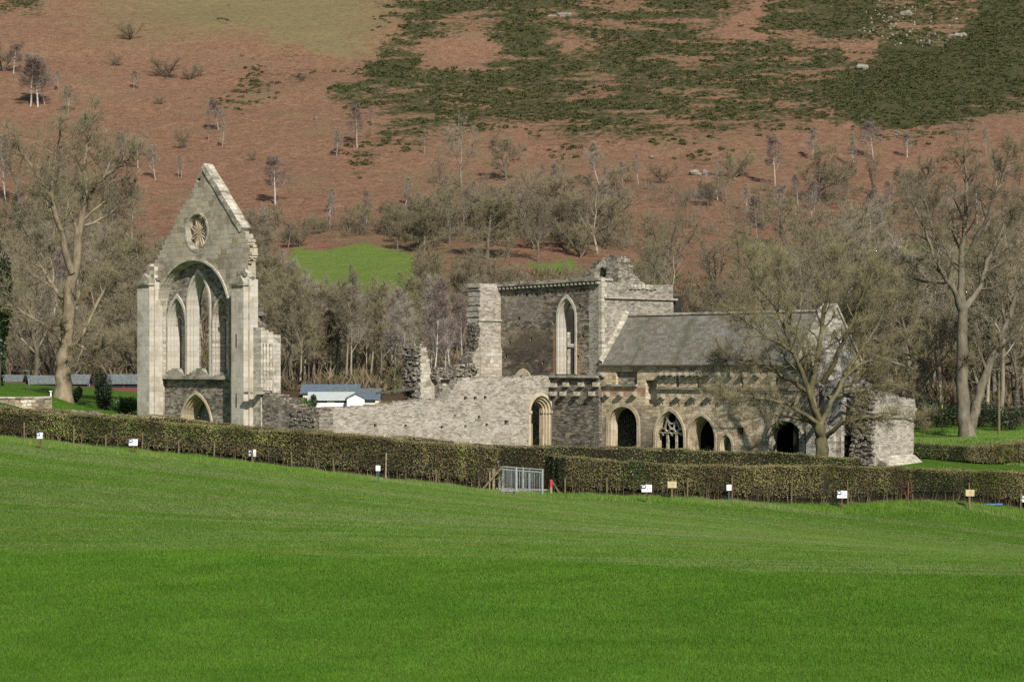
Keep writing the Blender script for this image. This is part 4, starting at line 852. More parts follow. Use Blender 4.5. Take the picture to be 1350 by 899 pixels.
# ------------------------------------------------------------------ east range: dormitory over chapter house
UE = pv(1070, 482)[0]; WD = 8.2
def east_range():
    p = Pl('v', 0.0); x, y, _ = W(12, 3, 0)
    T = empty('east_range', (x, y, -0.1), 'long two storey buff stone building with grey slate roof and dark arched openings', 'abbey building')
    ze = pv(930, 482)[1]; zr = EYE - (pu(824, 418, UB)[1] * 0 - 0) if False else pu(825, 417.5, UB)[1]
    q = lambda px, py: p.p(px, py)
    holes = []; zb = -0.6
    def arch(pxl, pxr, ay, kr):
        a0, a1 = q(pxl, 560)[0], q(pxr, 560)[0]; c = (a0 + a1) / 2; hw = (a1 - a0) / 2; za = q((pxl + pxr) / 2, ay)[1]; r = hw * kr
        h = prof(c, zb, za - r, hw, r); holes.append([(c - hw, zb + .05)] + h[1:-1] + [(c + hw, zb + .05)]); return c, hw, za - r, r
    A1 = arch(803, 840, 536, .88); A2 = arch(864, 902, 541, 1.35); A3 = arch(907, 943, 547, 1.3); A4 = arch(1008, 1060, 553, .8)
    def rect(x0, x1, y0, y1):
        a0, z1 = q(x0, y0); a1, z0 = q(x1, y1); holes.append([(a0, z0), (a1, z0), (a1, z1), (a0, z1)]); return a0, a1, z0, z1
    slits = [rect(px - 1.8, px + 1.8, 497, 511) for px in (893, 920, 949, 978, 1024, 1056)]
    B = rect(851, 866, 501, 533); rect(972, 980, 563, 573); pan = rect(812, 840, 490, 508.5)
    NW = q(957, 572); nh = prof(NW[0], zb, NW[1] - .75, .5, .75, 5); holes.append([(nh[0][0], zb + .05)] + nh[1:-1] + [(nh[-1][0], zb + .05)])
    for k in range(16):
        a, z = q(873 + k * 10.4, 532); holes.append([(a - .07, z - .09), (a + .07, z - .09), (a + .07, z + .09), (a - .07, z + .09)])
    c1, c2, c3 = q(820, 575), q(825, 512), q(985, 540)
    mat = stone_mat('buff_and_grey_range_masonry', [(0.30, 0.225, 0.145), (0.47, 0.37, 0.245), (0.58, 0.475, 0.33), (0.61, 0.535, 0.415)], 0.5, 0.22, (0.36, 0.31, 0.24), distort=0.04, dark=((0.22, 0.175, 0.125), 0.66, 0.35), streak=((0.56, 0.36, 0.17), 0.58, 0.5), var=0.2,
        blobs=[(c1[0] + .6, c1[1] - .2, 3.6, 2.5, (0.17, 0.145, 0.115), 0.62), (c2[0], c2[1] - .25, 2.6, .35, (0.36, 0.15, 0.09), 0.55), (c3[0] + 3, c3[1], 3.5, 1.6, (0.42, 0.385, 0.32), 0.3)])
    mb = MB(); wall_mb(mb, p, [(UB + .002, zb), (UE, zb), (UE, ze), (UB + .002, ze)], holes, .6); mb.build('front_wall', mat, T)
    # vaulted inside, its shade put into the near black colour
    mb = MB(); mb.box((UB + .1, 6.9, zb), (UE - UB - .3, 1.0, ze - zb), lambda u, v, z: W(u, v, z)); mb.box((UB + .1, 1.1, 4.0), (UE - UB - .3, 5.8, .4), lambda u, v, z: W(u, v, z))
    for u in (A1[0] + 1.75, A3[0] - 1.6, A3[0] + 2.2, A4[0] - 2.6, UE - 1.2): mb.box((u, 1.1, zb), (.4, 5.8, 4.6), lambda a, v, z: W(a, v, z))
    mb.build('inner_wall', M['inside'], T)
    # recessed infills
    mb = MB(); mb.box((pan[0], .22, pan[2]), (pan[1] - pan[0], .6, pan[3] - pan[2]), lambda a, d, z: p.w(a, d, z)); mb.build('blocked_panel', M['grey'], T)
    mb = MB(); mb.box((B[0], .5, B[2]), (B[1] - B[0], .5, B[3] - B[2]), lambda a, d, z: p.w(a, d, z)); mb.build('blocked_doorway', M['render'], T)
    mb = MB(); mb.box((NW[0] - .5, .6, zb), (1.0, .3, NW[1] - zb - .1), lambda a, d, z: p.w(a, d, z)); mb.build('small_door', M['door'], T)
    # dressed surrounds
    def dress(name, A, steps, mat='gold', foot=zb):
        c, hw, zs, r = A; mb = MB()
        for (o, i, d0, d1) in steps: ring_mb(mb, p, prof(c, foot, zs, hw + o, r * (hw + o) / hw), prof(c, foot, zs, hw + i, r * (hw + i) / hw), d0, d1)
        return mb.build(name, M[mat], T)
    dress('round_doorway', A1, [(.28, .0, -.05, .2), (.0, -.07, .1, .5), (-.07, -.12, .3, .7)])
    d2 = dress('traceried_opening', A2, [(.16, -.02, -.07, .2), (-.02, -.08, .08, .55)])
    dress('chapter_doorway', A3, [(.1, -.04, -.05, .2), (-.04, -.11, .1, .4), (-.11, -.18, .32, .65), (-.18, -.24, .55, .95)])
    dress('wide_archway', A4, [(.1, -.08, -.04, .25), (-.08, -.16, .14, .5), (-.16, -.22, .4, .9)], 'pale2')
    dress('small_doorway', (NW[0], .5, NW[1] - .75, .75), [(.16, -.02, -.03, .25), (-.02, -.1, .1, .5)])
    # reticulated tracery: three lights, two mullions, curved triangles
    c, hw, zs, r = A2; mb = MB(); w = hw - .08; dd = (.18, .36); zl = zs + .1
    for k in (-1, 1): mb.box((c + k * w / 3 - .07, dd[0], zb), (.14, dd[1] - dd[0], zl - zb), lambda a, d, z: p.w(a, d, z))
    for k in (-1, 0, 1):
        ck = c + k * w * 2 / 3; bar_mb(mb, p, prof(ck, zl - .1, zl - .05, w / 3, w / 3 * 1.25)[0:], .10, *dd)
        for sg in (-1, 1): bar_mb(mb, p, arc((ck + sg * w / 6, zl - .02), w / 6, 0, math.pi, 6), .07, *dd)
    zt = zl + w / 3 * 1.25
    for k in (-1, 1):
        ck = c + k * w / 3; bar_mb(mb, p, [(ck, zl + .15), (ck - .27, zt - .08), (ck - .05, zt + .42), (ck, zt + .55), (ck + .05, zt + .42), (ck + .27, zt - .08), (ck, zl + .15)], .09, *dd)
    bar_mb(mb, p, arc((c, zt + .72), .46, 0, 2 * math.pi, 14), .10, *dd)
    for k in (-1, 1): bar_mb(mb, p, [(c + k * w / 3, zt + .5), (c + k * w * .42, zt + .75), (c + k * .3, zt + 1.25)], .09, *dd)
    mb.build('tracery', M['pale2'], d2)
    # ledges, string course, corbels
    mb = MB(); a0, z = q(796.5, 509); a1 = q(841, 509)[0]; mb.box((a0, -.2, z), (a1 - a0, .22, .14), lambda a, d, zz: p.w(a, d, zz)); mb.build('ledge', M['cap'], T)
    mb = MB(); a0, z = q(867, 512); a1 = UE - .3; u = a0
    while u < a1: w = R.uniform(.6, 1.2); mb.box((u, -.17, z - .05 + R.uniform(-.01, .01)), (min(w, a1 - u) - .01, .19, .15), lambda a, d, zz: p.w(a, d, zz)); u += w
    mb.build('string_course', M['cap'], T)
    mb = MB(); a0 = q(867, 490)[0]; u = a0; z = q(870, 489)[1]
    while u < a1: w = R.uniform(.5, 1.0); mb.box((u, -.08, z + R.uniform(-.05, .05)), (min(w, a1 - u) - .01, .10, R.uniform(.12, .22)), lambda a, d, zz: p.w(a, d, zz)); u += w
    mb.build('upper_course', M['range'], T)
    spots = [(px, 494) for px in (873, 881, 889, 898, 906, 915, 924, 936, 950, 965, 982, 1000, 1018, 1040)] + [(px, 523) for px in (875, 896, 916, 937, 957, 978, 1000, 1022)] + [(802, 520), (820, 520), (838, 520), (796, 494)]
    c0 = None
    for px, py in spots:
        u, z = q(px, py)
        if c0 is None:
            mb = MB(); mb.box((u - .14, -.38, z - .03), (.26, .42, .2), lambda a, d, zz: p.w(a, d, zz)); mb.box((u - .14, -.26, z - .14), (.28, .3, .11), lambda a, d, zz: p.w(a, d, zz)); c0 = mb.build('corbel', M['pale2'], T); ref = Vector(p.w(u, 0, z))
        else: c = c0.copy(); COL.objects.link(c); c.location = c0.location + (Vector(p.w(u, 0, z)) - ref)
    # roof of slates, with raking verge fillet and ridge
    vo = -.26; zo = ze - .02; vm = pu(825, 417.5, UB)[0]; slope = math.hypot(vm - vo, zr - zo); mb = MB(); ur = UE - .3
    def slopef(u0, u1, v0, z0, v1, z1, th):
        n = Vector((0, z1 - z0, -(v1 - v0))).normalized(); 
        q4 = [(u0, v0, z0), (u1, v0, z0), (u1, v1, z1), (u0, v1, z1)]; uv = [(u0, 0), (u1, 0), (u1, slope), (u0, slope)]
        nz = abs(n.z) * th; 
        na, nb = 46, 16; gr = [[(u0 + (u1 - u0) * i / na, v0 + (v1 - v0) * j / nb, z0 + (z1 - z0) * j / nb + nz + (float(fbm(i * .22, j * .3, 88, 3)) - .5) * .16 * math.sin(math.pi * min(1, j / nb * 1.2)) ** .5) for i in range(na + 1)] for j in range(nb + 1)]
        for j in range(nb):
            for i in range(na): c4 = [gr[j][i], gr[j][i + 1], gr[j + 1][i + 1], gr[j + 1][i]]; mb.face([W(*c) for c in c4], [(c[0], slope * jj / nb) for c, jj in zip(c4, (j, j, j + 1, j + 1))])
        mb.face([W(a, v, z) for a, v, z in q4][::-1], uv[::-1])
        for i in range(4): b, c = q4[i], q4[(i + 1) % 4]; mb.face([W(*b), W(*c), W(c[0], c[1], c[2] + nz), W(b[0], b[1], b[2] + nz)], [(0, 0), (1, 0), (1, .1), (0, .1)])
    slopef(UB + .003, ur, vo, zo, vm, zr, .16)
    u0, u1 = UB + .003, ur; a = [(u0, 2 * vm - vo, zo), (u1, 2 * vm - vo, zo), (u1, vm, zr), (u0, vm, zr)]
    mb.face([W(u, v, z + .1) for u, v, z in a][::-1], [(u0, 0), (u1, 0), (u1, slope), (u0, slope)]); mb.face([W(u, v, z) for u, v, z in a], [(u0, 0), (u1, 0), (u1, slope), (u0, slope)])
    rf = mb.build('roof', M['slate'], T)
    mb = MB(); u = UB
    while u < ur - .1: w = .5; mb.box((u, vm - .16, zr + .04), (min(w, ur - u) - .01, .32, .15), lambda a, v, z: W(a, v, z)); u += w
    mb.build('ridge', M['pale2'], rf)
    mb = MB()
    for k in range(14):
        t0, t1 = k / 14, (k + 1) / 14; v0, v1 = vo + (vm - vo) * t0, vo + (vm - vo) * t1; z0, z1 = zo + (zr - zo) * t0, zo + (zr - zo) * t1
        mb.face([W(UB + .32, v0, z0 + .3), W(UB + .32, v1, z1 + .3), W(UB + .006, v1, z1 + .45), W(UB + .006, v0, z0 + .45)]); mb.face([W(UB + .32, v0, z0 + .05), W(UB + .32, v1, z1 + .05), W(UB + .32, v1, z1 + .3), W(UB + .32, v0, z0 + .3)])
    mb.build('verge_fillet', M['pale2'], rf)
    # south gable wall with coping
    s = Pl('u', UE); zrg = zr + .35; vw = 2 * vm
    lw = s.p(1108, 520)
    mb = MB(); d = s.p(1103, 520); lanc = []
    for px, py0, py1 in ((1088, 497, 522), (1118, 503, 528), (1100, 440, 452)):
        a, z1 = s.p(px, py0); z0 = s.p(px, py1)[1]; lanc.append([(a - .3, z0), (a + .3, z0), (a + .3, z1), (a, z1 + .3), (a - .3, z1)])
    wall_mb(mb, s, [(0, zb), (vw, zb), (vw, ze + .25), (vm, zrg), (0, ze + .25)], lanc, 1.0); mb.build('gable_wall', M['gable'], T)
    mb = MB()
    for sg in (0, 1):
        va, vb = (-.15, vm) if sg == 0 else (vw + .15, vm)
        for k in range(9):
            t0, t1 = k / 9, (k + 1) / 9 - .006; e = lambda t: (va + (vb - va) * t, ze + .2 + (zrg - ze - .2) * t)
            (x0, z0), (x1, z1) = e(t0), e(t1); wall_mb(mb, s, [(x0, z0), (x1, z1), (x1, z1 + .2), (x0, z0 + .2)], [], 1.2, -.1)
    mb.build('coping', M['pale2'], T)
    # broken arch and torn walls at the foot of the gable
    s2 = Pl('u', UE + 1.6); l = s2.P([(1062, 600), (1062, 560), (1068, 553), (1108, 553), (1110, 560)])
    w0 = s2.p(1088, 575)[0]; w1 = s2.p(1116, 575)[0]; zt = s2.p(1100, 566)[1]
    mb = MB(); wall_mb(mb, s2, [(w0, zb), (w1, zb)] + jag((w1, zb), (w1, zt), amp=.1) + jag((w1, zt), (w0, zt + .2), amp=.1)[:-1] + [(w0, zt + .2)], [], 1.5); stones(mb, s2, [(w0, zt + .2), (w1, zt), (w1, zb)], 1.4, 8); mb.build('torn_wall', M['gable'], T)
    s3 = Pl('u', UE + .5); r0, r1 = s3.p(1086, 540)[0], s3.p(1135, 540)[0]; zz = s3.p(1112, 512)[1]; c = (r0 + r1) / 2; hw = (r1 - r0) / 2
    mb = MB(); ring_mb(mb, s3, prof(c, 2.2, zz - hw, hw, hw, 10), prof(c, 2.2, zz - hw, hw - .45, hw - .45, 10), 0, .45); mb.build('blind_arch', M['gold'], T)
    mb = MB(); stones(mb, p, [(UE - .5, zb), (UE - .5, ze)], .6, 10, s=(.2, .45)); stones(mb, p, [(UE - .1, zb), (UE - .1, ze)], .6, 10, s=(.2, .45)); mb.build('torn_core', M['core'], T)
east_range()

def sacristy():
    p = Pl('v', -.32); x, y, _ = W(1.3, -.2, 0)
    T = empty('sacristy_wall', (x, y, 0), 'dark rubble wall with two rows of corbels between pointed doorway and round doorway', 'ruined wall')
    zt = p.p(760, 498)[1]; a0, a1 = 0.02, UB + .05
    mat = stone_mat('dark_sacristy_rubble', [(0.06, 0.05, 0.042), (0.12, 0.105, 0.088), (0.19, 0.168, 0.14), (0.30, 0.27, 0.22)], 0.36, 0.11, (0.14, 0.12, 0.1), var=.35, spots=((0.34, 0.27, 0.18), .05))
    mb = MB(); wall_mb(mb, p, [(a0, -.6), (a1, -.6), (a1, zt), (a0, zt)], [], .31); mb.build('wall', mat, T)
    mb = MB(); mb.box((a0 - .1, -.28, zt), (a1 - a0 + .1, .62, .16), lambda a, d, z: p.w(a, d, z)); mb.build('ledge', M['cap'], T)
    c0 = None
    for px, py in ((733, 508), (749, 507), (769, 507), (788.5, 507), (732, 519), (745, 519), (763, 519), (783, 519)):
        u, z = p.p(px, py)
        if c0 is None: mb = MB(); mb.box((u - .13, -.42, z - .14), (.26, .45, .3), lambda a, d, zz: p.w(a, d, zz)); c0 = mb.build('corbel', M['pale2'], T); ref = Vector(p.w(u, 0, z))
        else: c = c0.copy(); COL.objects.link(c); c.location = c0.location + (Vector(p.w(u, 0, z)) - ref)
sacristy()

def south_ruin():
    us = UE + 4.2; s = Pl('u', us)
    l = s.P([(1148, 614), (1152, 575), (1150, 545), (1158, 516), (1180, 519), (1190, 525), (1207, 526), (1208, 545), (1205, 570), (1204, 600)])
    x, y, _ = s.w(l[4][0], .6, 0)
    T = empty('ruined_block', (x, y, gz(x, y)), 'isolated square block of pale rubble with torn left end beside the green lawn', 'abbey ruin')
    o = []
    for i, (a, b) in enumerate(zip(l[:-1], l[1:])): o += jag(a, b, amp=(.14, .14, .12, .06, .08, .05, .06, .06, .04)[i])
    o.append(l[-1]); zb = -.8
    mb = MB(); wall_mb(mb, s, [(l[0][0], zb)] + o + [(l[-1][0], zb)], [], 1.5); stones(mb, s, l[3:7], 1.4, 5); mb.build('wall', M['pale'], T)
    mb = MB()
    for k in range(320): t = R.random(); z = -.2 + (l[3][1] + .2) * t; mb.box((l[0][0] - R.uniform(.0, .3) + .3 * t, R.uniform(-.15, 1.3), z), (R.uniform(.12, .36), R.uniform(.15, .35), R.uniform(.08, .2)), lambda a, d, zz: s.w(a, d, zz))
    mb.build('torn_core', M['core'], T)
    a0, a1 = l[0][0] + .5, l[-1][0] + .1; z0 = -.8; zh = s.p(1180, 600)[1]
    mb = MB(); A = [s.w(a0, -.75, z0), s.w(a1, -.75, z0), s.w(a1, -.75, zh - .55), s.w(a0, -.75, zh - .55), s.w(a0, 0, zh), s.w(a1, 0, zh)]
    mb.face([A[0], A[1], A[2], A[3]]); mb.face([A[3], A[2], A[5], A[4]], [(a0, 0), (a1, 0), (a1, 1), (a0, 1)]); mb.face([A[1], s.w(a1, 0, z0), A[5], A[2]]); mb.face([s.w(a0, 0, z0), A[0], A[3], A[4]]); mb.build('plinth', M['pale2'], T)
    # wall running back from it to the range, with a doorway in deep shade
    s4 = Pl('u', UE + 2.0); r = s4.P([(1108, 498), (1140, 500), (1162, 517)]); x, y, _ = s4.w((r[0][0] + r[2][0]) / 2, 0, 0)
    T2 = empty('reredorter_wall', (x, y, gz(x, y)), 'high torn rubble wall between the mottled gable and the isolated block with shaded doorway', 'ruined wall')
    v0, v1 = s4.p(1109, 560)[0], s4.p(1166, 560)[0]; d0, d1 = s4.p(1113, 590)[0], s4.p(1139, 590)[0]; zd = s4.p(1126, 573)[1]
    top = jag((v0, s4.p(1120, 503)[1]), (s4.p(1145, 503)[0], s4.p(1145, 503)[1]), amp=.1) + jag(s4.p(1145, 503), s4.p(1162, 518), amp=.1)
    mb = MB(); wall_mb(mb, s4, [(v0, -.8), (v1, -.8), s4.p(1166, 522)] + top[::-1], [[(d0, -.7), (d1, -.7), (d1, zd)] + jag((d1, zd), (d0, zd), amp=.08)[1:-1] + [(d0, zd)], [s4.p(1137, 520), s4.p(1141, 520), s4.p(1141, 506), s4.p(1137, 506)]], 1.3); stones(mb, s4, [top[0], top[-1]], 1.2, 3); mb.build('wall', M['gable'], T2)
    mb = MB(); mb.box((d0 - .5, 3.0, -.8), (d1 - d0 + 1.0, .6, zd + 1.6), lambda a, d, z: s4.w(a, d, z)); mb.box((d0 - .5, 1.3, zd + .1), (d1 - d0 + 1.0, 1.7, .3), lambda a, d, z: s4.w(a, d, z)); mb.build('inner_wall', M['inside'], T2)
south_ruin()
# ------------------------------------------------------------------ trees
class TB:
    def __init__(s): s.V = []; s.Q = []; s.n = 0; s.tw = []
    def tube(s, pts, rad, k):
        pts = np.asarray(pts, float); m = len(pts); t = np.gradient(pts, axis=0); t /= np.linalg.norm(t, axis=1)[:, None] + 1e-9
        ref = np.array((0.31, 0.95, 0.05)) if abs(t[0][1]) < 0.8 else np.array((1.0, 0.1, 0.0))
        a = np.cross(t, ref); a /= np.linalg.norm(a, axis=1)[:, None] + 1e-9; b = np.cross(t, a)
        an = np.arange(k) * 2 * np.pi / k; r = np.asarray(rad, float)[:, None, None]
        v = pts[:, None, :] + r * (np.cos(an)[None, :, None] * a[:, None, :] + np.sin(an)[None, :, None] * b[:, None, :])
        i = np.arange(m - 1)[:, None] * k; j = np.arange(k)[None, :]; j2 = (j + 1) % k
        s.Q.append((np.stack([i + j, i + j2, i + k + j2, i + k + j], -1).reshape(-1, 4)) + s.n); s.V.append(v.reshape(-1, 3)); s.n += m * k
    def mesh(s, name, mats, smooth_sh=True):
        nV = s.n; V = s.V; T = None
        if s.tw:
            tw = np.array(s.tw); b, e, r = tw[:, 0:3], tw[:, 3:6], tw[:, 6:7]; d = e - b; d /= np.linalg.norm(d, axis=1)[:, None] + 1e-9
            a = np.cross(d, np.array((0.3, 0.5, 0.81))); a /= np.linalg.norm(a, axis=1)[:, None] + 1e-9; c = np.cross(d, a)
            mid = (b + e) / 2 + (a + c) * np.linalg.norm(e - b, axis=1)[:, None] * NR.uniform(-0.10, 0.10, (len(tw), 1))
            P = np.stack([b + a * r, b - a * r * .5 + c * r * .87, b - a * r * .5 - c * r * .87, mid + a * r * .75, mid - (a * .5 - c * .87) * r * .75, mid - (a * .5 + c * .87) * r * .75, e], 1)
            o = nV + np.arange(len(tw))[:, None] * 7; q = []
            Q2 = np.concatenate([o + np.array(f) for f in ((0, 1, 4, 3), (1, 2, 5, 4), (2, 0, 3, 5))]); T = np.concatenate([o + np.array(f) for f in ((3, 4, 6), (4, 5, 6), (5, 3, 6))])
            V = V + [P.reshape(-1, 3)]; Q = np.concatenate(s.Q + [Q2]) if s.Q else Q2; nq = sum(len(x) for x in s.Q)
        else: Q = np.concatenate(s.Q); nq = len(Q)
        me = np_mesh(name, np.concatenate(V), T, Q, smooth_sh)
        for m in mats: me.materials.append(m)
        if T is not None and len(mats) > 1:
            mi = np.zeros(len(T) + len(Q), np.int32); mi[:len(T)] = 1; mi[len(T) + nq:] = 1; me.polygons.foreach_set('material_index', mi)
        return me

def rot_about(v, ax, an):
    ax = ax / (np.linalg.norm(ax) + 1e-9); return v * math.cos(an) + np.cross(ax, v) * math.sin(an) + ax * np.dot(ax, v) * (1 - math.cos(an))
def grow(rng, trunk, crown, p, d, L, r, lv, P, r_end=None):
    ns = P['seg'][lv]; pts = [np.array(p, float)]; rs = [r]; d = np.array(d, float); d /= np.linalg.norm(d)
    re = r * (P['taper'][lv] if r_end is None else r_end)
    for k in range(ns):
        d = d + rng.normal(0, P['curv'][lv], 3) + np.array((0, 0, P['up'][lv])); d /= np.linalg.norm(d)
        pts.append(pts[-1] + d * L / ns); rs.append(r + (re - r) * (k + 1) / ns)
    (trunk if lv == 0 else crown).tube(pts, rs, (9, 6, 4, 3)[lv])
    spawn(rng, trunk, crown, np.array(pts), np.array(rs), L, lv, P)
def spawn(rng, trunk, crown, pts, rs, L, lv, P):
    ns = len(pts) - 1
    def at(t):
        f = t * ns; i = min(int(f), ns - 1); f -= i; return pts[i] * (1 - f) + pts[i + 1] * f, rs[i] * (1 - f) + rs[i + 1] * f, (pts[i + 1] - pts[i]) / (np.linalg.norm(pts[i + 1] - pts[i]) + 1e-9)
    if lv < 3:
        n = P['kids'][lv]; n = max(2, int(n * rng.uniform(.8, 1.2))); az = rng.uniform(0, 6.28)
        for k in range(n):
            t = P['t0'][lv] + (1 - P['t0'][lv]) * (k + rng.uniform(.1, .9)) / n; q, r, d = at(min(t, .995)); az += 2.4 + rng.normal(0, .35)
            ref = np.array((0, 0, 1.0)) if abs(d[2]) < .9 else np.array((1.0, 0, 0)); ax = np.cross(d, ref); ax = rot_about(ax, d, az)
            ang = math.radians(P['ang'][lv] * (1.15 - .45 * t) * rng.uniform(.75, 1.25)); nd = rot_about(d, ax, ang)
            sh = P['shape'](t) if lv == 0 else (1.1 - .55 * t)
            grow(rng, trunk, crown, q, nd, L * P['len'][lv] * sh * rng.uniform(.75, 1.2), max(r * P['rr'][lv], P['rmin']), lv + 1, P)
    if lv >= 2:
        n = P['tw'][lv - 2]
        for k in range(n):
            q, r, d = at(rng.uniform(.15, 1)); nd = d + rng.normal(0, P.get('tsp', .55), 3) + np.array((0, 0, P['tup'])); nd /= np.linalg.norm(nd)
            e = q + nd * P['tl'] * rng.uniform(.5, 1.3); crown.tw.append((*q, *e, P['tr'] * rng.uniform(.7, 1.2)))
dome = lambda t: 1.0 - .55 * max(0, t - .4); cone = lambda t: 1.1 - .8 * t; flat = lambda t: 1.0
KIND = {
 'spread': dict(seg=(6, 5, 4, 2), curv=(.10, .16, .2, .2), up=(.05, .10, .06, .03), taper=(.28, .3, .35, .5), kids=(11, 7, 6), t0=(.24, .2, .15), ang=(62, 48, 45), len=(.52, .52, .5), rr=(.5, .55, .6), rmin=.014, shape=dome, tw=(10, 9), tl=.75, tr=.018, tup=.15, h=.86),
 'slender': dict(seg=(7, 4, 3, 2), curv=(.05, .12, .2, .2), up=(.06, .14, .05, 0), taper=(.12, .3, .4, .5), kids=(16, 6, 4), t0=(.30, .15, .15), ang=(42, 40, 42), len=(.36, .55, .55), rr=(.42, .5, .6), rmin=.010, shape=cone, tw=(11, 10), tl=.55, tr=.013, tup=.0, h=.95),
 'vase': dict(seg=(4, 7, 4, 2), curv=(.06, .10, .18, .2), up=(.05, .12, .08, .05), taper=(.7, .22, .35, .5), kids=(4, 11, 6), t0=(.72, .25, .15), ang=(34, 46, 44), len=(1.75, .36, .5), rr=(.66, .5, .6), rmin=.013, shape=flat, tw=(8, 8), tl=.7, tr=.015, tup=.2, h=.42),
 'round': dict(seg=(2, 6, 4, 2), curv=(.05, .14, .2, .25), up=(.0, .10, .06, .03), taper=(.9, .25, .35, .5), kids=(8, 9, 6), t0=(.3, .2, .1), ang=(46, 46, 48), len=(7.5, .36, .5), rr=(.6, .5, .6), rmin=.013, shape=flat, tw=(10, 9), tl=.8, tr=.017, tup=.1, h=.10),
 'tall': dict(seg=(8, 5, 4, 2), curv=(.05, .14, .2, .2), up=(.04, .16, .08, .04), taper=(.2, .3, .35, .5), kids=(15, 7, 5), t0=(.38, .2, .15), ang=(50, 45, 45), len=(.33, .52, .5), rr=(.45, .5, .6), rmin=.012, shape=dome, tw=(7, 7), tl=.7, tr=.015, tup=.12, h=.95)}
def proto(kind, seed, bk, tw, r0):
    P = KIND[kind]; rng = np.random.default_rng(seed); tr, cr = TB(), TB()
    grow(rng, tr, cr, (0, 0, -.25), (rng.normal(0, .06), rng.normal(0, .06), 1), 10 * P['h'], r0, 0, P)
    return tr.mesh('trunk', [M[bk]]), cr.mesh('crown', [M[bk], M[tw]])
PROTO = {
 'oak': [proto('spread', 1, 'bark_grey', 'tw_brown', .30), proto('spread', 2, 'bark_grey', 'tw_brown', .34), proto('spread', 3, 'bark_dark', 'tw_olive', .3)],
 'ash': [proto('vase', 4, 'bark_grey', 'tw_brown', .24), proto('vase', 5, 'bark_grey', 'tw_olive', .26), proto('vase', 14, 'bark_pale', 'tw_grey', .24)],
 'birch': [proto('slender', 6, 'bark_birch', 'tw_birch', .12), proto('slender', 7, 'bark_birch', 'tw_birch', .13), proto('slender', 8, 'bark_birch', 'tw_grey', .14)],
 'thorn': [proto('round', 9, 'bark_dark', 'tw_brown', .30), proto('round', 10, 'bark_dark', 'tw_brown', .32), proto('round', 15, 'bark_grey', 'tw_olive', .3)],
 'pole': [proto('tall', 11, 'bark_pale', 'tw_brown', .15), proto('tall', 12, 'bark_pale', 'tw_grey', .16), proto('tall', 13, 'bark_grey', 'tw_olive', .18)]}
TREES = []
def tree(kind, v, X, Y, H, label, group=None, name='bare_tree', cat='tree', wide=1.0, z=None, mat=None):
    tm, cm = PROTO[kind][v % 3]; zz = gz(X, Y) if z is None else z; s = H / 10
    o = empty(name, (X, Y, zz - .05), label, cat, group, R.uniform(0, 6.28)); o.scale = (s * wide, s * wide, s)
    for nm, me in (('trunk', tm), ('crown', cm)):
        c = bpy.data.objects.new(nm, me); COL.objects.link(c); c.parent = o
    TREES.append((X, Y)); return o
def tree_px(kind, v, px, py, hp, label, group=None, name='bare_tree', cat='tree', wide=1.0):
    X, Y, z = hit(px, py); return tree(kind, v, X, Y, hp * Y / F, label, group, name, cat, wide, z)

def hero(name, label, base, limbs, P, bk, tw, seed, kids_scale=1.0, group=None):
    """a tree whose trunk and main limbs follow given lines: (points in px from the base with depth in m, r0, r1)"""
    px, py, Y = base; X = (px - CX) / F * Y; z = gz(X, Y); k = Y / F; zo = EYE - (py - HY) * k - z; rng = np.random.default_rng(seed); tr, cr = TB(), TB()
    for pts, r0, r1, kids, Lk in limbs:
        q = np.array([(dx * k, dd, -dy * k + zo) for dx, dy, dd in pts], float)
        if pts[0][:2] == (0, 0): q[0, 2] = 0
        # resample as a smooth line with a little wander
        t = np.linspace(0, len(q) - 1, (len(q) - 1) * 4 + 1); f = np.stack([np.interp(t, np.arange(len(q)), q[:, i]) for i in range(3)], 1)
        g = f.copy(); g[1:-1] = (f[:-2] + 2 * f[1:-1] + f[2:]) / 4; g[1:-1] += rng.normal(0, .05, g[1:-1].shape)
        rr = np.linspace(r0, r1, len(g)); 
        if pts[0][:2] == (0, 0): rr[0] *= 1.5; rr[1] *= 1.12; g[0, 2] -= .3
        tr.tube(g, rr, 10 if r0 > .2 else 7)
        L = np.linalg.norm(np.diff(g, axis=0), axis=1).sum(); 
        # children of these lines are branches of the second order
        spawn_limb(rng, tr, cr, g, rr, L, P, kids, Lk)
    o = empty(name, (X, Y, z), label, 'tree', group)
    for nm, me in (('trunk', tr.mesh('trunk', [M[bk]])), ('crown', cr.mesh('crown', [M[bk], M[tw]]))):
        c = bpy.data.objects.new(nm, me); COL.objects.link(c); c.parent = o
    return o
def spawn_limb(rng, tr, cr, pts, rs, L, P, n, Lk):
    ns = len(pts) - 1; az = rng.uniform(0, 6.28)
    for k in range(n):
        t = P['t0'][0] + (1 - P['t0'][0]) * (k + rng.uniform(.1, .9)) / max(n, 1); f = min(t, .998) * ns; i = min(int(f), ns - 1); f -= i; q = pts[i] * (1 - f) + pts[i + 1] * f; r = rs[i] * (1 - f) + rs[i + 1] * f
        d = pts[i + 1] - pts[i]; d /= np.linalg.norm(d); az += 2.4 + rng.normal(0, .4); ref = np.array((0, 0, 1.0)) if abs(d[2]) < .9 else np.array((1.0, 0, 0)); ax = rot_about(np.cross(d, ref), d, az)
        nd = rot_about(d, ax, math.radians(P['ang'][1] * rng.uniform(.7, 1.25) * (1.15 - .4 * t)))
        grow(rng, tr, cr, q, nd, Lk * rng.uniform(.6, 1.25) * (1.1 - .4 * t), max(r * .5, .03), 2 if Lk < 1.5 else 1, P)

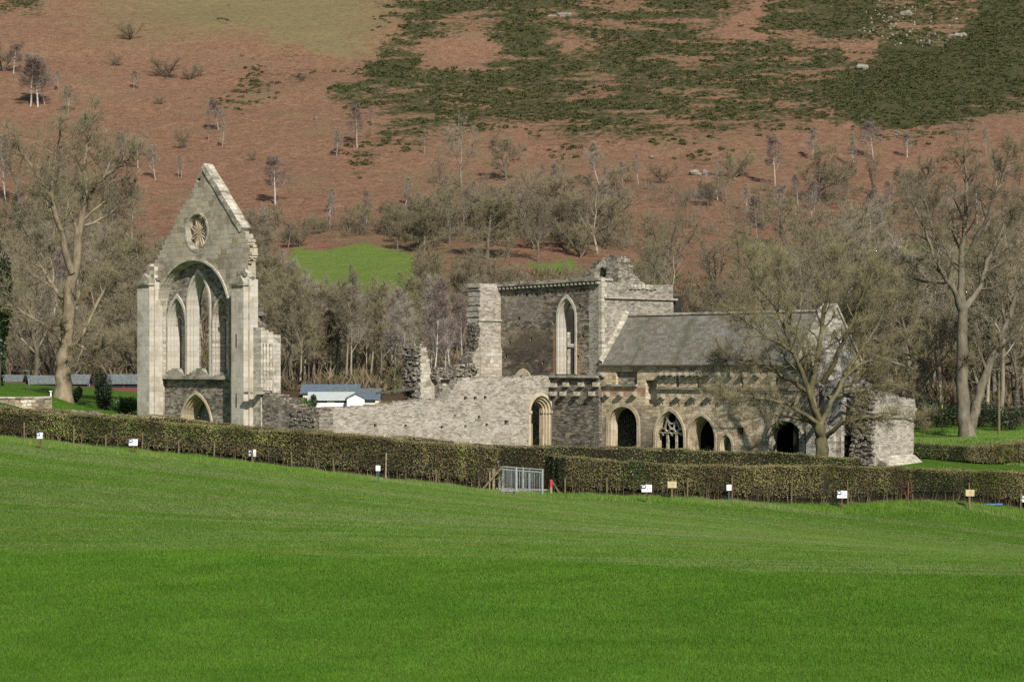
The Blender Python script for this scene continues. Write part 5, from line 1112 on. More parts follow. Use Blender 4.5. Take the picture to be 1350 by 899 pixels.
HP = dict(seg=(6, 6, 4, 3), curv=(.08, .14, .17, .2), up=(.05, .07, .05, .03), taper=(.3, .25, .3, .4), kids=(9, 6, 5), t0=(.25, .2, .15), ang=(50, 50, 46), len=(.5, .5, .5), rr=(.5, .5, .55), rmin=.011, shape=flat, tw=(7, 6), tl=.55, tr=.0095, tup=.12)
# the big pale barked tree left of the gable
hero('sycamore_tree', 'huge bare tree with pale flaking trunk standing left of the tall gable', (82, 525, 152), [
    ([(0, 0, 0), (2, -40, 0), (6, -90, .2), (10, -140, 0)], .60, .40, 5, 2.6),
    ([(9, -134, 0), (17, -175, .3), (22, -225, .2), (31, -270, .6), (52, -292, .5), (75, -305, 0), (95, -318, -.4)], .38, .05, 16, 3.0),
    ([(31, -270, .6), (25, -305, 1), (28, -340, 1.2), (36, -372, 1.5)], .2, .05, 12, 2.4),
    ([(13, -165, 0), (2, -215, -1), (-8, -262, -1.6), (-2, -310, -2), (6, -350, -2.2)], .26, .05, 15, 2.8),
    ([(-8, -262, -1.6), (-30, -300, -2.2), (-48, -325, -2.4)], .13, .04, 9, 2.4),
    ([(8, -120, 0), (-18, -150, 1.5), (-45, -190, 2), (-70, -240, 2.6)], .2, .04, 14, 2.8),
    ([(5, -70, 0), (-15, -95, -1), (-50, -115, -2), (-85, -150, -2.5)], .15, .04, 13, 2.6),
    ([(4, -62, 0), (20, -72, -.5), (38, -62, -1.2), (60, -66, -1.8), (85, -78, -2)], .19, .04, 10, 1.8),
    ([(12, -60, .2), (35, -105, 1), (55, -160, 1.4), (62, -200, 1.4)], .16, .04, 12, 2.4),
    ([(22, -225, .2), (55, -240, 1.5), (85, -275, 2)], .12, .03, 10, 2.2)], HP, 'bark_syc', 'tw_olive', 21)
# lichen covered tree in front of the range's south end
hero('field_maple_tree', 'spreading bare tree with lichen yellow twigs in front of the slate roofed range', (1085, 600, 130.5), [
    ([(0, 0, 0), (-2, -20, 0), (-3, -40, 0)], .42, .34, 0, 1),
    ([(-3, -36, 0), (-14, -75, .3), (-8, -125, .2), (2, -180, .6), (14, -235, .4), (22, -262, .4)], .24, .03, 22, 2.0),
    ([(-5, -45, 0), (-22, -85, -.8), (-42, -135, -1.2), (-60, -185, -1.0), (-88, -222, -1.4), (-104, -250, -1.5)], .19, .03, 22, 2.0),
    ([(-3, -40, 0), (18, -80, .6), (42, -115, 1), (80, -130, 1.2), (112, -150, 1.4), (130, -175, 1.4)], .17, .03, 20, 1.9),
    ([(0, -95, .2), (22, -145, -1.4), (40, -195, -1.8), (60, -240, -2)], .17, .03, 18, 2.0),
    ([(-18, -82, 0), (-60, -112, 1.0), (-105, -128, 1.6), (-140, -122, 2)], .14, .03, 18, 1.7),
    ([(-6, -42, 0), (-45, -66, -1.6), (-85, -78, -2.6), (-118, -70, -3.2), (-150, -82, -3.4)], .15, .03, 18, 1.6),
    ([(-3, -34, 0), (-22, -48, 1.6), (-60, -52, 2.2), (-98, -46, 2.8)], .10, .02, 12, 1.4),
    ([(2, -22, 0), (18, -40, -1.2), (48, -52, -2.2), (86, -50, -2.8), (118, -46, -3)], .16, .03, 16, 1.5),
    ([(8, -75, .4), (45, -85, 1.8), (90, -92, 2.6), (125, -98, 3)], .13, .03, 14, 1.6),
    ([(-42, -135, -1.2), (-85, -160, -2.2), (-122, -182, -2.6)], .11, .03, 16, 1.8),
    ([(-14, -110, .2), (-35, -170, 1.4), (-48, -225, 1.8), (-55, -255, 1.8)], .13, .03, 18, 1.9),
    ([(30, -105, .8), (66, -150, 1.8), (92, -195, 2), (100, -222, 2)], .12, .03, 16, 1.9)], dict(HP, tr=.0065, tl=.5, tw=(6, 4), kids=(8, 6, 5), rmin=.008), 'bark_lichen', 'tw_lichen', 22)
# the tall twin trunked tree on the mound
hero('ash_tree', 'tall bare tree with twin trunks on the green mound at the right', (1275, 577, 162), [
    ([(0, 0, 0), (-7, -60, 0), (-6, -120, 0), (-5, -172, 0)], .52, .34, 2, 2.0),
    ([(-6, -166, 0), (-8, -220, .3), (-2, -280, .2), (2, -335, .6), (-4, -385, .4)], .31, .04, 18, 2.6),
    ([(-6, -165, 0), (-24, -200, -1), (-48, -230, -1.6), (-62, -272, -2), (-80, -310, -2.2)], .24, .04, 18, 2.5),
    ([(-5, -168, 0), (15, -190, .8), (32, -232, 1.4), (52, -275, 1.8), (70, -310, 1.8)], .26, .04, 17, 2.6),
    ([(2, -240, .3), (22, -290, -1.5), (36, -340, -2), (48, -370, -2)], .17, .03, 15, 2.3),
    ([(4, -8, .3), (16, -45, .8), (30, -85, 1.2), (46, -120, 1.4), (62, -165, 1.4), (80, -215, 1.4)], .42, .12, 14, 2.6),
    ([(46, -120, 1.4), (70, -140, 2.2), (100, -175, 2.6)], .2, .04, 9, 2.4),
    ([(-8, -220, .3), (-36, -262, 1.6), (-50, -318, 2), (-46, -350, 2)], .16, .03, 15, 2.4),
    ([(-26, -203, -1), (-60, -205, .6), (-92, -225, 1.2)], .13, .03, 12, 2.3)], HP, 'bark_grey', 'tw_brown', 23)

# birches and thorns scattered on the bracken slope, one by one
for i, (px, py, hp, kd, wd, lb) in enumerate([
    (40, 141, 62, 'birch', 1.5, 'left birch of a dense clump high on the bracken slope at far left'), (50, 141, 70, 'birch', 1.2, 'tallest birch in the middle of a clump on the far left bracken slope'), (59, 139, 60, 'birch', .9, 'leaning white birch at the right edge of the far left hillside clump'),
    (77, 122, 30, 'birch', .5, 'single thin white birch stem right of the far left clump'), (173, 53, 30, 'thorn', 1.0, 'round dark thorn tree alone near the top left of the hill'), (151, 88, 21, 'thorn', .9, 'small purple brown thorn below the topmost round thorn'),
    (221, 104, 33, 'thorn', 1.35, 'wide pale purple thicket bush high on the bracken'), (250, 107, 22, 'thorn', .9, 'left of two small purple bushes beside the wide pale thicket'), (263, 102, 22, 'thorn', .8, 'right of two small purple bushes beside the wide pale thicket'), (176, 119, 25, 'birch', 1.0, 'short grey birch left below the wide purple thicket'),
    (211, 139, 18, 'thorn', .8, 'small bush on open bracken below the wide thicket'), (90, 147, 32, 'birch', 1.5, 'bushy birch clump right of the far left birches'), (288, 172, 40, 'birch', 1.4, 'bushy birch with purple twigs above the tip of the gable'), (275, 187, 24, 'birch', .5, 'thin white birch stem left of the pair above the gable'), (293, 196, 38, 'birch', .5, 'slender white birch stem right of the pair above the gable'),
    (241, 197, 28, 'thorn', .7, 'small grey bush left of the gable tip on open bracken'), (235, 236, 30, 'birch', .6, 'double stemmed small birch left of the gable tip'), (239, 236, 27, 'birch', .5, 'thinner stem beside the double birch left of the gable tip'), (331, 213, 18, 'thorn', .7, 'tiny purple bush right of the gable tip'),
    (363, 271, 66, 'birch', 1.3, 'pale bare birch standing alone on bracken right of the gable'), (443, 207, 34, 'birch', .9, 'small purple birch casting a shadow in mid slope'), (471, 195, 58, 'birch', .8, 'slim tall birch at the edge of the gorse in mid slope'), (396, 108, 14, 'thorn', 1.0, 'small grey bush within the thin gorse patch'), (503, 130, 16, 'thorn', 1.0, 'small grey bush at the gorse path bend'), (492, 165, 20, 'birch', .8, 'small pale birch in gorse left of centre'), (417, 160, 20, 'birch', .4, 'single thin birch stem on bracken left of the gorse'),
    (609, 249, 78, 'ash', 1.0, 'whitish gnarled tree standing above the woodland edge at the centre'), (668, 240, 58, 'oak', 1.05, 'round grey crowned tree right of the gnarled whitish tree'), (730, 252, 36, 'birch', .6, 'first white birch of a short row behind the transept tower'), (737, 252, 40, 'birch', .6, 'second white birch of a short row behind the transept tower'), (742, 251, 34, 'birch', .5, 'last white birch of a short row behind the transept tower'), (716, 250, 32, 'birch', .7, 'small birch left of the short white birch row'),
    (790, 244, 55, 'birch', 1.1, 'taller purple birch above the slate roof on the slope'), (796, 250, 30, 'birch', .6, 'short birch beside the taller purple birch'), (821, 246, 32, 'birch', .9, 'left purple birch of three small ones on bracken above the roof'), (842, 243, 38, 'birch', .7, 'middle slender birch of three small ones above the roof'), (874, 243, 30, 'thorn', 1.1, 'right low bush of three small ones above the roof'),
    (1022, 246, 68, 'birch', .9, 'tall white stemmed birch on the slope right of the grey rock'), (968, 236, 48, 'thorn', 1.0, 'purple round thicket right of the pale rock'), (1072, 214, 46, 'birch', .8, 'pale birch high among bracken below the dark gorse'), (1080, 268, 70, 'oak', 1.0, 'dark rounded tree leaning over the wood edge at upper right'), (1126, 223, 46, 'birch', .6, 'thin white birch below the dark gorse edge'), (1152, 212, 52, 'birch', 1.2, 'bushy purple birch below the dark gorse corner'), (1196, 208, 34, 'birch', 1.1, 'bright white forked birch under the dark gorse'), (1300, 205, 36, 'birch', .7, 'slim birch on bracken far right above the tall twin tree'),
    (1105, 245, 40, 'thorn', 1.2, 'brown bush between the birches at upper right'), (560, 205, 30, 'birch', .5, 'thin birch stem in gorse above the gnarled whitish tree'), (660, 192, 12, 'thorn', 1.0, 'tiny bush on bracken above the round grey tree'), (5, 95, 50, 'thorn', .9, 'dark shrub at the left picture edge high on the slope'), (18, 98, 40, 'birch', 1.2, 'purple birch beside the dark shrub at the left edge'), (205, 238, 45, 'birch', .9, 'pale birch above the wood left of the gable'), (165, 220, 45, 'birch', 1.0, 'grey birch at the top of the left wood'), (182, 222, 40, 'birch', .9, 'second grey birch at the top of the left wood')]):
    tree_px(kd, i, px, py, hp, lb, 'trees scattered on the bracken slope', 'birch_tree' if kd == 'birch' else 'thorn_tree' if kd == 'thorn' else 'bare_tree', 'tree', wd * (1.35 if kd == 'birch' else 1.15))
tree_px('thorn', 0, 872, 372, 100, 'large round many stemmed thicket tree above the slate roof', None, 'thorn_tree', 'tree', 1.05)
tree_px('oak', 2, 1036, 325, 66, 'round olive crowned tree on grass above the slate roof', None, 'bare_tree', 'tree', 1.15)
# pale slender trees at the foot of the wood, between gable and arcade stub
for i, (px, py, hp, kd) in enumerate([(395, 512, 120, 'pole'), (401, 505, 125, 'pole'), (408, 512, 85, 'pole'), (412, 506, 95, 'pole'), (435, 500, 115, 'pole'), (440, 500, 100, 'pole'), (456, 508, 130, 'pole'), (462, 508, 120, 'pole'), (502, 503, 115, 'pole'), (520, 513, 130, 'birch'), (536, 518, 110, 'pole'), (566, 510, 140, 'birch'), (572, 520, 150, 'birch'), (588, 515, 120, 'birch'), (597, 505, 110, 'birch'), (484, 500, 90, 'pole'), (610, 500, 110, 'birch'), (378, 500, 110, 'pole')]):
    X, Y, z = hit(px, py); Y = min(Y, 222 + i % 5 * 4); X = (px - CX) / F * Y
    tree(kd, i, X, Y, hp * Y / F * 1.02, 'pale slender bare tree at the foot of the brown wood between gable and arcade stub', 'pale slender trees at the wood foot', 'slender_tree', 'tree', .8)

ZONES = [
 ('left', 60, (-25, 185), (265, 470), (8, 14), ('oak', 'ash', 'birch', 'ash', 'oak'), 'bare tree in the olive grey wood on the left hillside'),
 ('leftlow', 14, (-15, 190), (478, 505), (8, 13), ('ash', 'oak', 'thorn'), 'bare tree at the foot of the left wood behind the chalets'),
 ('gable', 24, (185, 350), (325, 490), (6, 9), ('oak', 'ash', 'pole', 'thorn'), 'bare tree in the wood directly behind the tall gable'),
 ('centre', 60, (335, 640), (408, 505), (6, 10.5), ('pole', 'pole', 'thorn', 'ash', 'oak'), 'bare brown tree in the wood above the chalets'),
 ('band', 26, (545, 815), (296, 345), (8, 12.5), ('oak', 'oak', 'thorn', 'ash'), 'rounded bare tree in the woodland band along the lower slope'),
 ('lowband', 26, (325, 560), (300, 330), (4, 6.5), ('oak', 'thorn', 'oak'), 'rounded bare tree in the low tree line above the green field'),
 ('scrubband', 24, (430, 820), (268, 305), (4, 7), ('birch', 'thorn', 'birch'), 'small bare tree fringing the upper edge of the woodland band'),
 ('behind', 18, (640, 985), (372, 440), (6.5, 10), ('oak', 'thorn', 'ash'), 'bare tree on the slope behind transept and slate roof'),
 ('right', 46, (985, 1380), (390, 540), (9, 14), ('ash', 'oak', 'pole', 'ash'), 'bare tree in the wood behind the right hand lawn'),
 ('rightup', 34, (890, 1380), (258, 318), (5, 9.5), ('oak', 'thorn', 'birch', 'ash'), 'bare tree on the bracken slope above the right hand wood')]
for nm, n, xr, yr, hr, kinds, lb in ZONES:
    done = 0; tries = 0; loc = []
    while done < n and tries < 3000:
        tries += 1; px, py = R.uniform(*xr), R.uniform(*yr); X, Y, z = hit(px, py)
        if nm == 'right' and Y < 190: continue
        if any((X - a) ** 2 + (Y - b) ** 2 < 9 for a, b in loc): continue
        if nm == 'right' and 1180 < px and 318 < py - 0 < 372: continue
        if nm == 'rightup' and (903 < px < 990 and 298 < py or 1100 < px < 1205 and 312 < py): continue
        if 398 < px < 522 and 312 < py < 408 or 690 < px < 772 and 346 < py < 372: continue
        Hm = 99.0
        if 385 < px < 530 and py > 392: Hm = (py - 402 + R.uniform(0, 14)) * Y / F
        if 675 < px < 785 and py > 368: Hm = (py - 364 + R.uniform(0, 14)) * Y / F
        if Hm < 2.2: continue
        loc.append((X, Y)); done += 1; k = R.choice(kinds)
        tree(k, R.randrange(3), X, Y, min(Hm, R.uniform(*hr)) * (.75 if k == 'thorn' else 1), lb, lb.replace('bare ', 'bare trees: ', 1)[:0] + {'left': 'trees of the left hillside wood', 'leftlow': 'trees at the foot of the left wood', 'gable': 'trees behind the tall gable', 'centre': 'trees of the central wood', 'band': 'trees of the lower slope band', 'lowband': 'trees of the low tree line above the green field', 'scrubband': 'small trees fringing the band', 'behind': 'trees behind the transept', 'right': 'trees of the right wood', 'rightup': 'trees above the right wood'}[nm], {'birch': 'birch_tree', 'thorn': 'thorn_tree', 'pole': 'slender_tree'}.get(k, 'bare_tree'), 'tree', R.uniform(.9, 1.2), z)
# fence-row trees at the right, on level ground
for px, Y, H in ((1178, 195, 14), (1200, 205, 15), (1225, 190, 12), (1318, 180, 16), (1345, 190, 14), (1300, 200, 13), (1150, 200, 13), (1242, 200, 14)):
    tree(R.choice(('ash', 'pole', 'oak')), R.randrange(3), (px - CX) / F * Y, Y, H, 'tall bare tree along the shady edge behind the green mound', 'trees along the edge behind the mound', 'bare_tree', 'tree', .95)

# brushwood and brambles covering the wood floor
def brush(name, label, zones, n):
    B = []
    for (x0, x1, y0, y1), k in zones:
        for _ in range(int(n * k)):
            px, py = R.uniform(x0, x1), R.uniform(y0, y1); Y = float(np.interp(py, [p[1] for p in HT][::-1], [p[0] for p in HT][::-1])); X = (px - CX) / F * Y; B.append((X, Y))
    B = np.array(B); z = ground(B[:, 0], B[:, 1]); m = 22; N = len(B) * m
    b = np.repeat(np.concatenate([B, z[:, None] - .05], 1), m, 0) + NR.normal(0, .25, (N, 3)) * np.array((1, 1, 0)); d = NR.normal(0, .55, (N, 3)); d[:, 2] = np.abs(d[:, 2]) + .45
    h = np.repeat(NR.uniform(.6, 1.7, len(B)), m)[:, None] * NR.uniform(.5, 1.1, (N, 1)); t = b + d * h; w = NR.normal(size=(N, 3)); w /= np.linalg.norm(w, axis=1)[:, None]; w *= NR.uniform(.03, .07, (N, 1))
    P = np.stack([b - w * .6, b + w * .6, t, (b + t) / 2 + w * 1.6 + NR.normal(0, .1, (N, 3)), (b + t) / 2 - w * 1.2, t + w * 2 + d * .1], 1).reshape(-1, 3)
    tone = np.repeat(np.repeat(NR.random(len(B)), m), 6)[:, None]; c = np.array((.095, .074, .046)) * (1 - tone) + np.array((.19, .152, .095)) * tone; gr = np.repeat(np.repeat(NR.random(len(B)) < .14, m), 6)[:, None]; c = np.where(gr, np.array((.085, .10, .03)), c) * NR.uniform(.7, 1.25, (N * 6, 1))
    me = np_mesh(name, P, np.arange(N * 6).reshape(-1, 3), tint=np.concatenate([c, np.ones((len(c), 1))], 1)); me.materials.append(M['hedge']); o = link(name, me); tag(o, label, 'brushwood', kind='stuff')
brush('undergrowth', 'tangled brown brushwood covering the floor of the woods', [((330, 650, 402, 515), .4), ((-20, 330, 400, 505), .25), ((960, 1370, 420, 515), .35), ((530, 830, 300, 332), .15), ((640, 960, 375, 430), .15)], 3600)

def thicket(name, label, zones):
    """low dense scrub of fine bare twigs, a soft purple brown mass"""
    P = []; C = []
    for (x0, x1, y0, y1), n, h0, h1 in zones:
        px, py = NR.uniform(x0, x1, n), NR.uniform(y0, y1, n); keep = ~((px > 398) & (px < 522) & (py > 322) & (py < 412)); px, py = px[keep], py[keep]
        cl = fbm(px / 22, py / 9, 63, 3); k = cl > .44; px, py = px[k], py[k]
        Y = np.interp(py, [p[1] for p in HT][::-1], [p[0] for p in HT][::-1]); X = (px - CX) / F * Y; z = ground(X, Y); m = 110; n = len(X); H = NR.uniform(h0, h1, n)
        d = NR.normal(size=(n, m, 3)); d[..., 2] = np.abs(d[..., 2]) * 1.0 + .15; d /= np.linalg.norm(d, axis=2)[..., None]; rad = NR.uniform(.35, 1.0, (n, m, 1))
        o = np.stack([X, Y, z], 1)[:, None, :]; b = o + d * np.array((.62, .62, .85)) * H[:, None, None] * rad * .72; e = o + d * np.array((.62, .62, .95)) * H[:, None, None] * (rad * .72 + NR.uniform(.15, .3, (n, m, 1))) + NR.normal(0, .12, (n, m, 3))
        w = NR.normal(size=(n, m, 3)); w /= np.linalg.norm(w, axis=2)[..., None]; w *= NR.uniform(.018, .04, (n, m, 1))
        P.append(np.stack([b - w, b + w, e], 2).reshape(-1, 3)); t = np.repeat(NR.random(n), m * 3)[:, None]; c = np.array((.135, .108, .074)) * (1 - t) + np.array((.225, .185, .13)) * t; C.append(c * NR.uniform(.75, 1.2, (len(c), 1)))
    P = np.concatenate(P); C = np.concatenate(C); me = np_mesh(name, P, np.arange(len(P)).reshape(-1, 3), tint=np.concatenate([C, np.ones((len(C), 1))], 1)); me.materials.append(M['hedge']); o = link(name, me); tag(o, label, 'scrub', kind='stuff')
thicket('thorn_scrub', 'soft purple brown bare scrub massed along the foot of the bracken slope', [((325, 560, 296, 326), 240, 1.8, 3.6), ((545, 830, 265, 338), 640, 2.2, 4.8), ((830, 1380, 255, 325), 820, 1.8, 4.4), ((-20, 200, 255, 330), 160, 2, 4.5), ((640, 1000, 372, 430), 160, 1.5, 3.5), ((985, 1370, 390, 500), 260, 1.5, 3.5), ((335, 640, 410, 505), 240, 1.2, 2.6)])

# ------------------------------------------------------------------ leafy evergreens
def bush(name, label, X, Y, H, w, ca, cb, n, lobes=6, leaf=.11, stem=True, group=None):
    z = gz(X, Y); o = empty(name, (X, Y, z), label, name.split('_')[-1], group); rng = np.random.default_rng(int(abs(X * 31 + Y * 17)))
    C = np.stack([rng.uniform(-.5, .5, lobes) * w * .55, rng.uniform(-.5, .5, lobes) * w * .55, rng.uniform(.25, .8, lobes) * H], 1); C[0] = (0, 0, H * .4); S = np.stack([rng.uniform(.28, .5, lobes) * w * .8] * 2 + [rng.uniform(.2, .36, lobes) * H], 1)
    k = rng.integers(0, lobes, n); d = rng.normal(size=(n, 3)); d /= np.linalg.norm(d, axis=1)[:, None]; p = C[k] + d * S[k] * rng.uniform(.6, 1.08, (n, 1)); p[:, 2] = np.maximum(p[:, 2], .05)
    a = rng.normal(size=(n, 3)); a /= np.linalg.norm(a, axis=1)[:, None]; b = np.cross(a, d); b /= np.linalg.norm(b, axis=1)[:, None] + 1e-6; s = rng.uniform(.6, 1.3, (n, 1)) * leaf
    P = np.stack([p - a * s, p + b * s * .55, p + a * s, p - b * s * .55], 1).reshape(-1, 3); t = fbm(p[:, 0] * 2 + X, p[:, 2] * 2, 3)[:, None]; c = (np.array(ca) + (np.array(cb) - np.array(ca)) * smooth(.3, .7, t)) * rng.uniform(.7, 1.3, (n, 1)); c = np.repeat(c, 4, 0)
    me = np_mesh('foliage', P, None, np.arange(n * 4).reshape(-1, 4), tint=np.concatenate([c, np.ones((len(c), 1))], 1)); me.materials.append(M['leafy']); f = bpy.data.objects.new('foliage', me); COL.objects.link(f); f.parent = o
    tb = TB()
    for i in range(lobes): tb.tube([(0, 0, -.2), C[i] * np.array((.4, .4, .5)), C[i]], [.09 * H / 3, .06 * H / 3, .02], 6)
    t = bpy.data.objects.new('trunk', tb.mesh('trunk', [M['bark_dark']])); COL.objects.link(t); t.parent = o; return o
def bpx(px, Y): return (px - CX) / F * Y, Y
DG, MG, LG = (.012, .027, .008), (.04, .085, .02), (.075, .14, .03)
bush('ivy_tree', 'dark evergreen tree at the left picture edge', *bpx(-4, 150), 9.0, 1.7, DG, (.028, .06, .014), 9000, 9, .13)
bush('yew_tree', 'dark narrow yew beside the tall gable', *bpx(137, 157), 3.2, 1.6, (.008, .016, .007), (.02, .04, .013), 3500, 5, .07)
bush('laurel_bush', 'bright green rounded laurel bush touching the left side of the gable', *bpx(164, 158), 1.9, 2.6, (.03, .07, .015), (.07, .14, .03), 3500, 6, .07)
bush('holly_bush', 'small dark bush between the big tree and the narrow yew', *bpx(103, 165), 1.7, 1.0, DG, (.06, .07, .025), 1500, 4, .07)
bush('ivy_bush', 'green bush beside the chalets behind the long wall', *bpx(404, 176), 1.4, 1.6, (.05, .10, .02), (.12, .20, .05), 1800, 4, .07)
bush('ivy_bush', 'dark green clipped bush at the corner of the pale roofed chalet', *bpx(413, 181), 1.3, 1.0, DG, MG, 1000, 4, .07)
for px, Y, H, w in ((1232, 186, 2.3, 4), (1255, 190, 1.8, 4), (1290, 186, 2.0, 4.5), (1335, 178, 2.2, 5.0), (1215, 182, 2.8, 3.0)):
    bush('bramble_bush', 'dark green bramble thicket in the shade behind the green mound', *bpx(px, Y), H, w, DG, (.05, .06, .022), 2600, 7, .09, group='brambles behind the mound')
for px, py, H in ((438, 490, 3.0), (330, 470, 3.5), (205, 480, 4), (160, 440, 4.5), (490, 452, 2.5), (20, 430, 5)):
    X, Y, z = hit(px, py); bush('ivy_tree', 'ivy clad evergreen trunk showing dark among the bare wood', X, Y, H, 1.7, DG, (.04, .075, .02), 1600, 5, .12, group='ivy clad trees in the wood')

# ------------------------------------------------------------------ hedges
TW = dict(brown=(.175, .135, .074), olive=(.162, .155, .05), green=(.095, .155, .026), dark=(.024, .05, .016), straw=(.20, .165, .092), lime=(.165, .225, .028))
def hedge(name, label, path, height, width, mix, n_m, seed, stems=True, top='straw', leaf=.042):
    """path: points on the ground; mix(s, h) -> weights of tints"""
    path = np.array(path, float); seg = np.linalg.norm(np.diff(path, axis=0), axis=1); cum = np.concatenate([[0], np.cumsum(seg)]); Lt = cum[-1]; rng = np.random.default_rng(seed)
    def at(s): return np.interp(s, cum, path[:, 0]), np.interp(s, cum, path[:, 1])
    def nrm(s):
        x0, y0 = at(np.clip(s - .5, 0, Lt)); x1, y1 = at(np.clip(s + .5, 0, Lt)); t = np.stack([x1 - x0, y1 - y0], -1); t /= np.linalg.norm(t, axis=-1)[..., None]; return np.stack([t[..., 1], -t[..., 0]], -1)
    if not callable(height):
        tab = height
        def hh(s):
            X, Y = at(s); px = CX + F * X / Y; zt = EYE - (np.interp(px, [t[0] for t in tab], [t[1] for t in tab]) - HY) / F * (Y - .3)
            return np.clip(zt - ground(X, Y), .8, 2.7) + (fbm(np.asarray(s) * .3, np.asarray(s) * 0, seed, 2) - .5) * .16 + (fbm(np.asarray(s) * 1.7, np.asarray(s) * 0, seed + 1, 2) - .5) * .12
    else: hh = height
    x0, y0 = at(0.0); o = empty(name, (float(x0), float(y0), gz(float(x0), float(y0))), label, 'hedge')
    Minv = np.array((float(x0), float(y0), gz(float(x0), float(y0))))
    n = int(Lt * n_m * 3.2); s = rng.uniform(0, Lt, n); ends = rng.random(n) < 3.2 / Lt * .7; s = np.where(ends, np.where(rng.random(n) < .5, 0, Lt) + rng.normal(0, .06, n), s); s = np.clip(s, 0, Lt); hv = hh(s); pf = rng.random(n); w = width / 2; u = rng.random(n)
    front = pf < .56; topm = (pf >= .56) & (pf < .84); back = pf >= .84
    wob = (fbm(s * .9, 0 * s + seed, seed, 3) - .5) * .35; wobz = (fbm(s * .7, 0 * s + seed + 9, seed + 3, 3) - .5) * .16
    lo = .16 if stems else .04
    zrel = np.where(topm, 1.0, lo + (1 - lo) * u ** .8); off = np.where(front, w, np.where(back, -w, (u * 2 - 1) * w))
    off = off * (1 - .12 * zrel) + np.where(topm, 0, wob * np.sign(off)) - np.sign(off) * rng.exponential(.07, n)
    z = zrel * (hv + wobz) - np.where(topm, rng.exponential(.035, n), 0) + np.where(topm & (rng.random(n) < .07), rng.exponential(.07, n), 0)
    off = np.where(ends, (rng.random(n) * 2 - 1) * w * .9, off)
    X, Y = at(s); N2 = nrm(s); P = np.stack([X + N2[:, 0] * off, Y + N2[:, 1] * off], 1); P = np.concatenate([P, (ground(X, Y) + z)[:, None]], 1)
    a = rng.normal(size=(n, 3)); a /= np.linalg.norm(a, axis=1)[:, None]; b = rng.normal(size=(n, 3)); b -= a * (a * b).sum(1)[:, None]; b /= np.linalg.norm(b, axis=1)[:, None]; q = rng.uniform(.6, 1.4, (n, 1)) * leaf
    T = np.stack([P - a * q, P + b * q * .45, P + a * q, P - b * q * .45], 1).reshape(-1, 3)
    wts = mix(s, np.where(topm, 1, zrel), X, Y); keys = list(wts); A = np.stack([np.broadcast_to(wts[k], (n,)) for k in keys], 1) + 1e-6; A /= A.sum(1)[:, None]; pick = (A.cumsum(1) > rng.random((n, 1))).argmax(1)
    c = np.array([TW[k] for k in keys])[pick] * rng.uniform(.72, 1.25, (n, 1)) * (.62 + .76 * smooth(.25, .75, fbm(s * 1.1 + off, z * .7, seed + 40, 3)))[:, None] * (.78 + .5 * smooth(.35, .65, fbm(s * .22, z * .2, seed + 41, 2)))[:, None]; tp = topm & (rng.random(n) < .55); c[tp] = np.array(TW[top]) * rng.uniform(.7, 1.2, (tp.sum(), 1)); c = np.repeat(c, 4, 0)
    me = np_mesh('foliage', T - Minv, None, np.arange(n * 4).reshape(-1, 4), tint=np.concatenate([c, np.ones((len(c), 1))], 1)); me.materials.append(M['hedge']); f = bpy.data.objects.new('foliage', me); COL.objects.link(f); f.parent = o
    # woody inside: an uneven dark core and the bare stems at the foot
    ns = max(2, int(Lt / .5)); ss = np.linspace(0.25, Lt - .25, ns); X, Y = at(ss); N2 = nrm(ss); g = ground(X, Y); H = hh(ss) - .12; V = []
    for (oo, zz) in ((w - .42, -.1), (w - .40, lo * 1.1), (w - .22, lo * 1.6), (w - .26, 1.0), (-w + .26, 1.0), (-w + .22, lo * 1.6), (-w + .42, -.1)): V.append(np.stack([X + N2[:, 0] * oo, Y + N2[:, 1] * oo, g + np.where(zz < 0, zz, zz * H)], 1) + rng.normal(0, .04, (ns, 3)))
    V = np.stack(V, 1); kq = V.shape[1]; i = np.arange(ns - 1)[:, None] * kq; j = np.arange(kq - 1)[None, :]; Q = np.stack([i + j, i + kq + j, i + kq + j + 1, i + j + 1], -1).reshape(-1, 4)
    e = [[0, 1, 2, 6], [2, 3, 4, 5], [2, 5, 6, 6]]; Q = np.concatenate([Q, np.array([[0, 1, 2, 5], [2, 3, 4, 5]]), np.array([[0, 1, 2, 5], [2, 3, 4, 5]]) + (ns - 1) * kq])
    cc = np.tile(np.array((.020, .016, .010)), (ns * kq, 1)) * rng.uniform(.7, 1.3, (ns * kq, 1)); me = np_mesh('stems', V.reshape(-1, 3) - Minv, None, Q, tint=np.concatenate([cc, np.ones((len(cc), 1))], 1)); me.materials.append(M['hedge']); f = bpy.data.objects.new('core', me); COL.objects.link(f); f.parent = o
    if stems:
        n = int(Lt * 16); s = rng.uniform(0, Lt, n); X, Y = at(s); N2 = nrm(s); of = rng.uniform(-w * .7, w * .95, n); b = np.stack([X + N2[:, 0] * of, Y + N2[:, 1] * of, ground(X, Y) - .05], 1); t = b + np.stack([rng.normal(0, .22, n), rng.normal(0, .22, n), hh(s) * rng.uniform(.45, .8, n)], 1); r = rng.uniform(.012, .03, (n, 1)); ex = np.array((1, 0, 0)); ey = np.array((0, 1, 0))
        P = np.stack([b + ex * r, b - ex * r * .5 + ey * r * .87, b - ex * r * .5 - ey * r * .87, t], 1).reshape(-1, 3); o4 = np.arange(n)[:, None] * 4; T = np.concatenate([o4 + np.array(k) for k in ((0, 1, 3), (1, 2, 3), (2, 0, 3))]); c = np.repeat(np.array((.16, .125, .08)) * rng.uniform(.5, 1.3, (n, 1)), 4, 0)
        me = np_mesh('stems', P - Minv, T, tint=np.concatenate([c, np.ones((len(c), 1))], 1)); me.materials.append(M['hedge']); f = bpy.data.objects.new('stems', me); COL.objects.link(f); f.parent = o
    return o
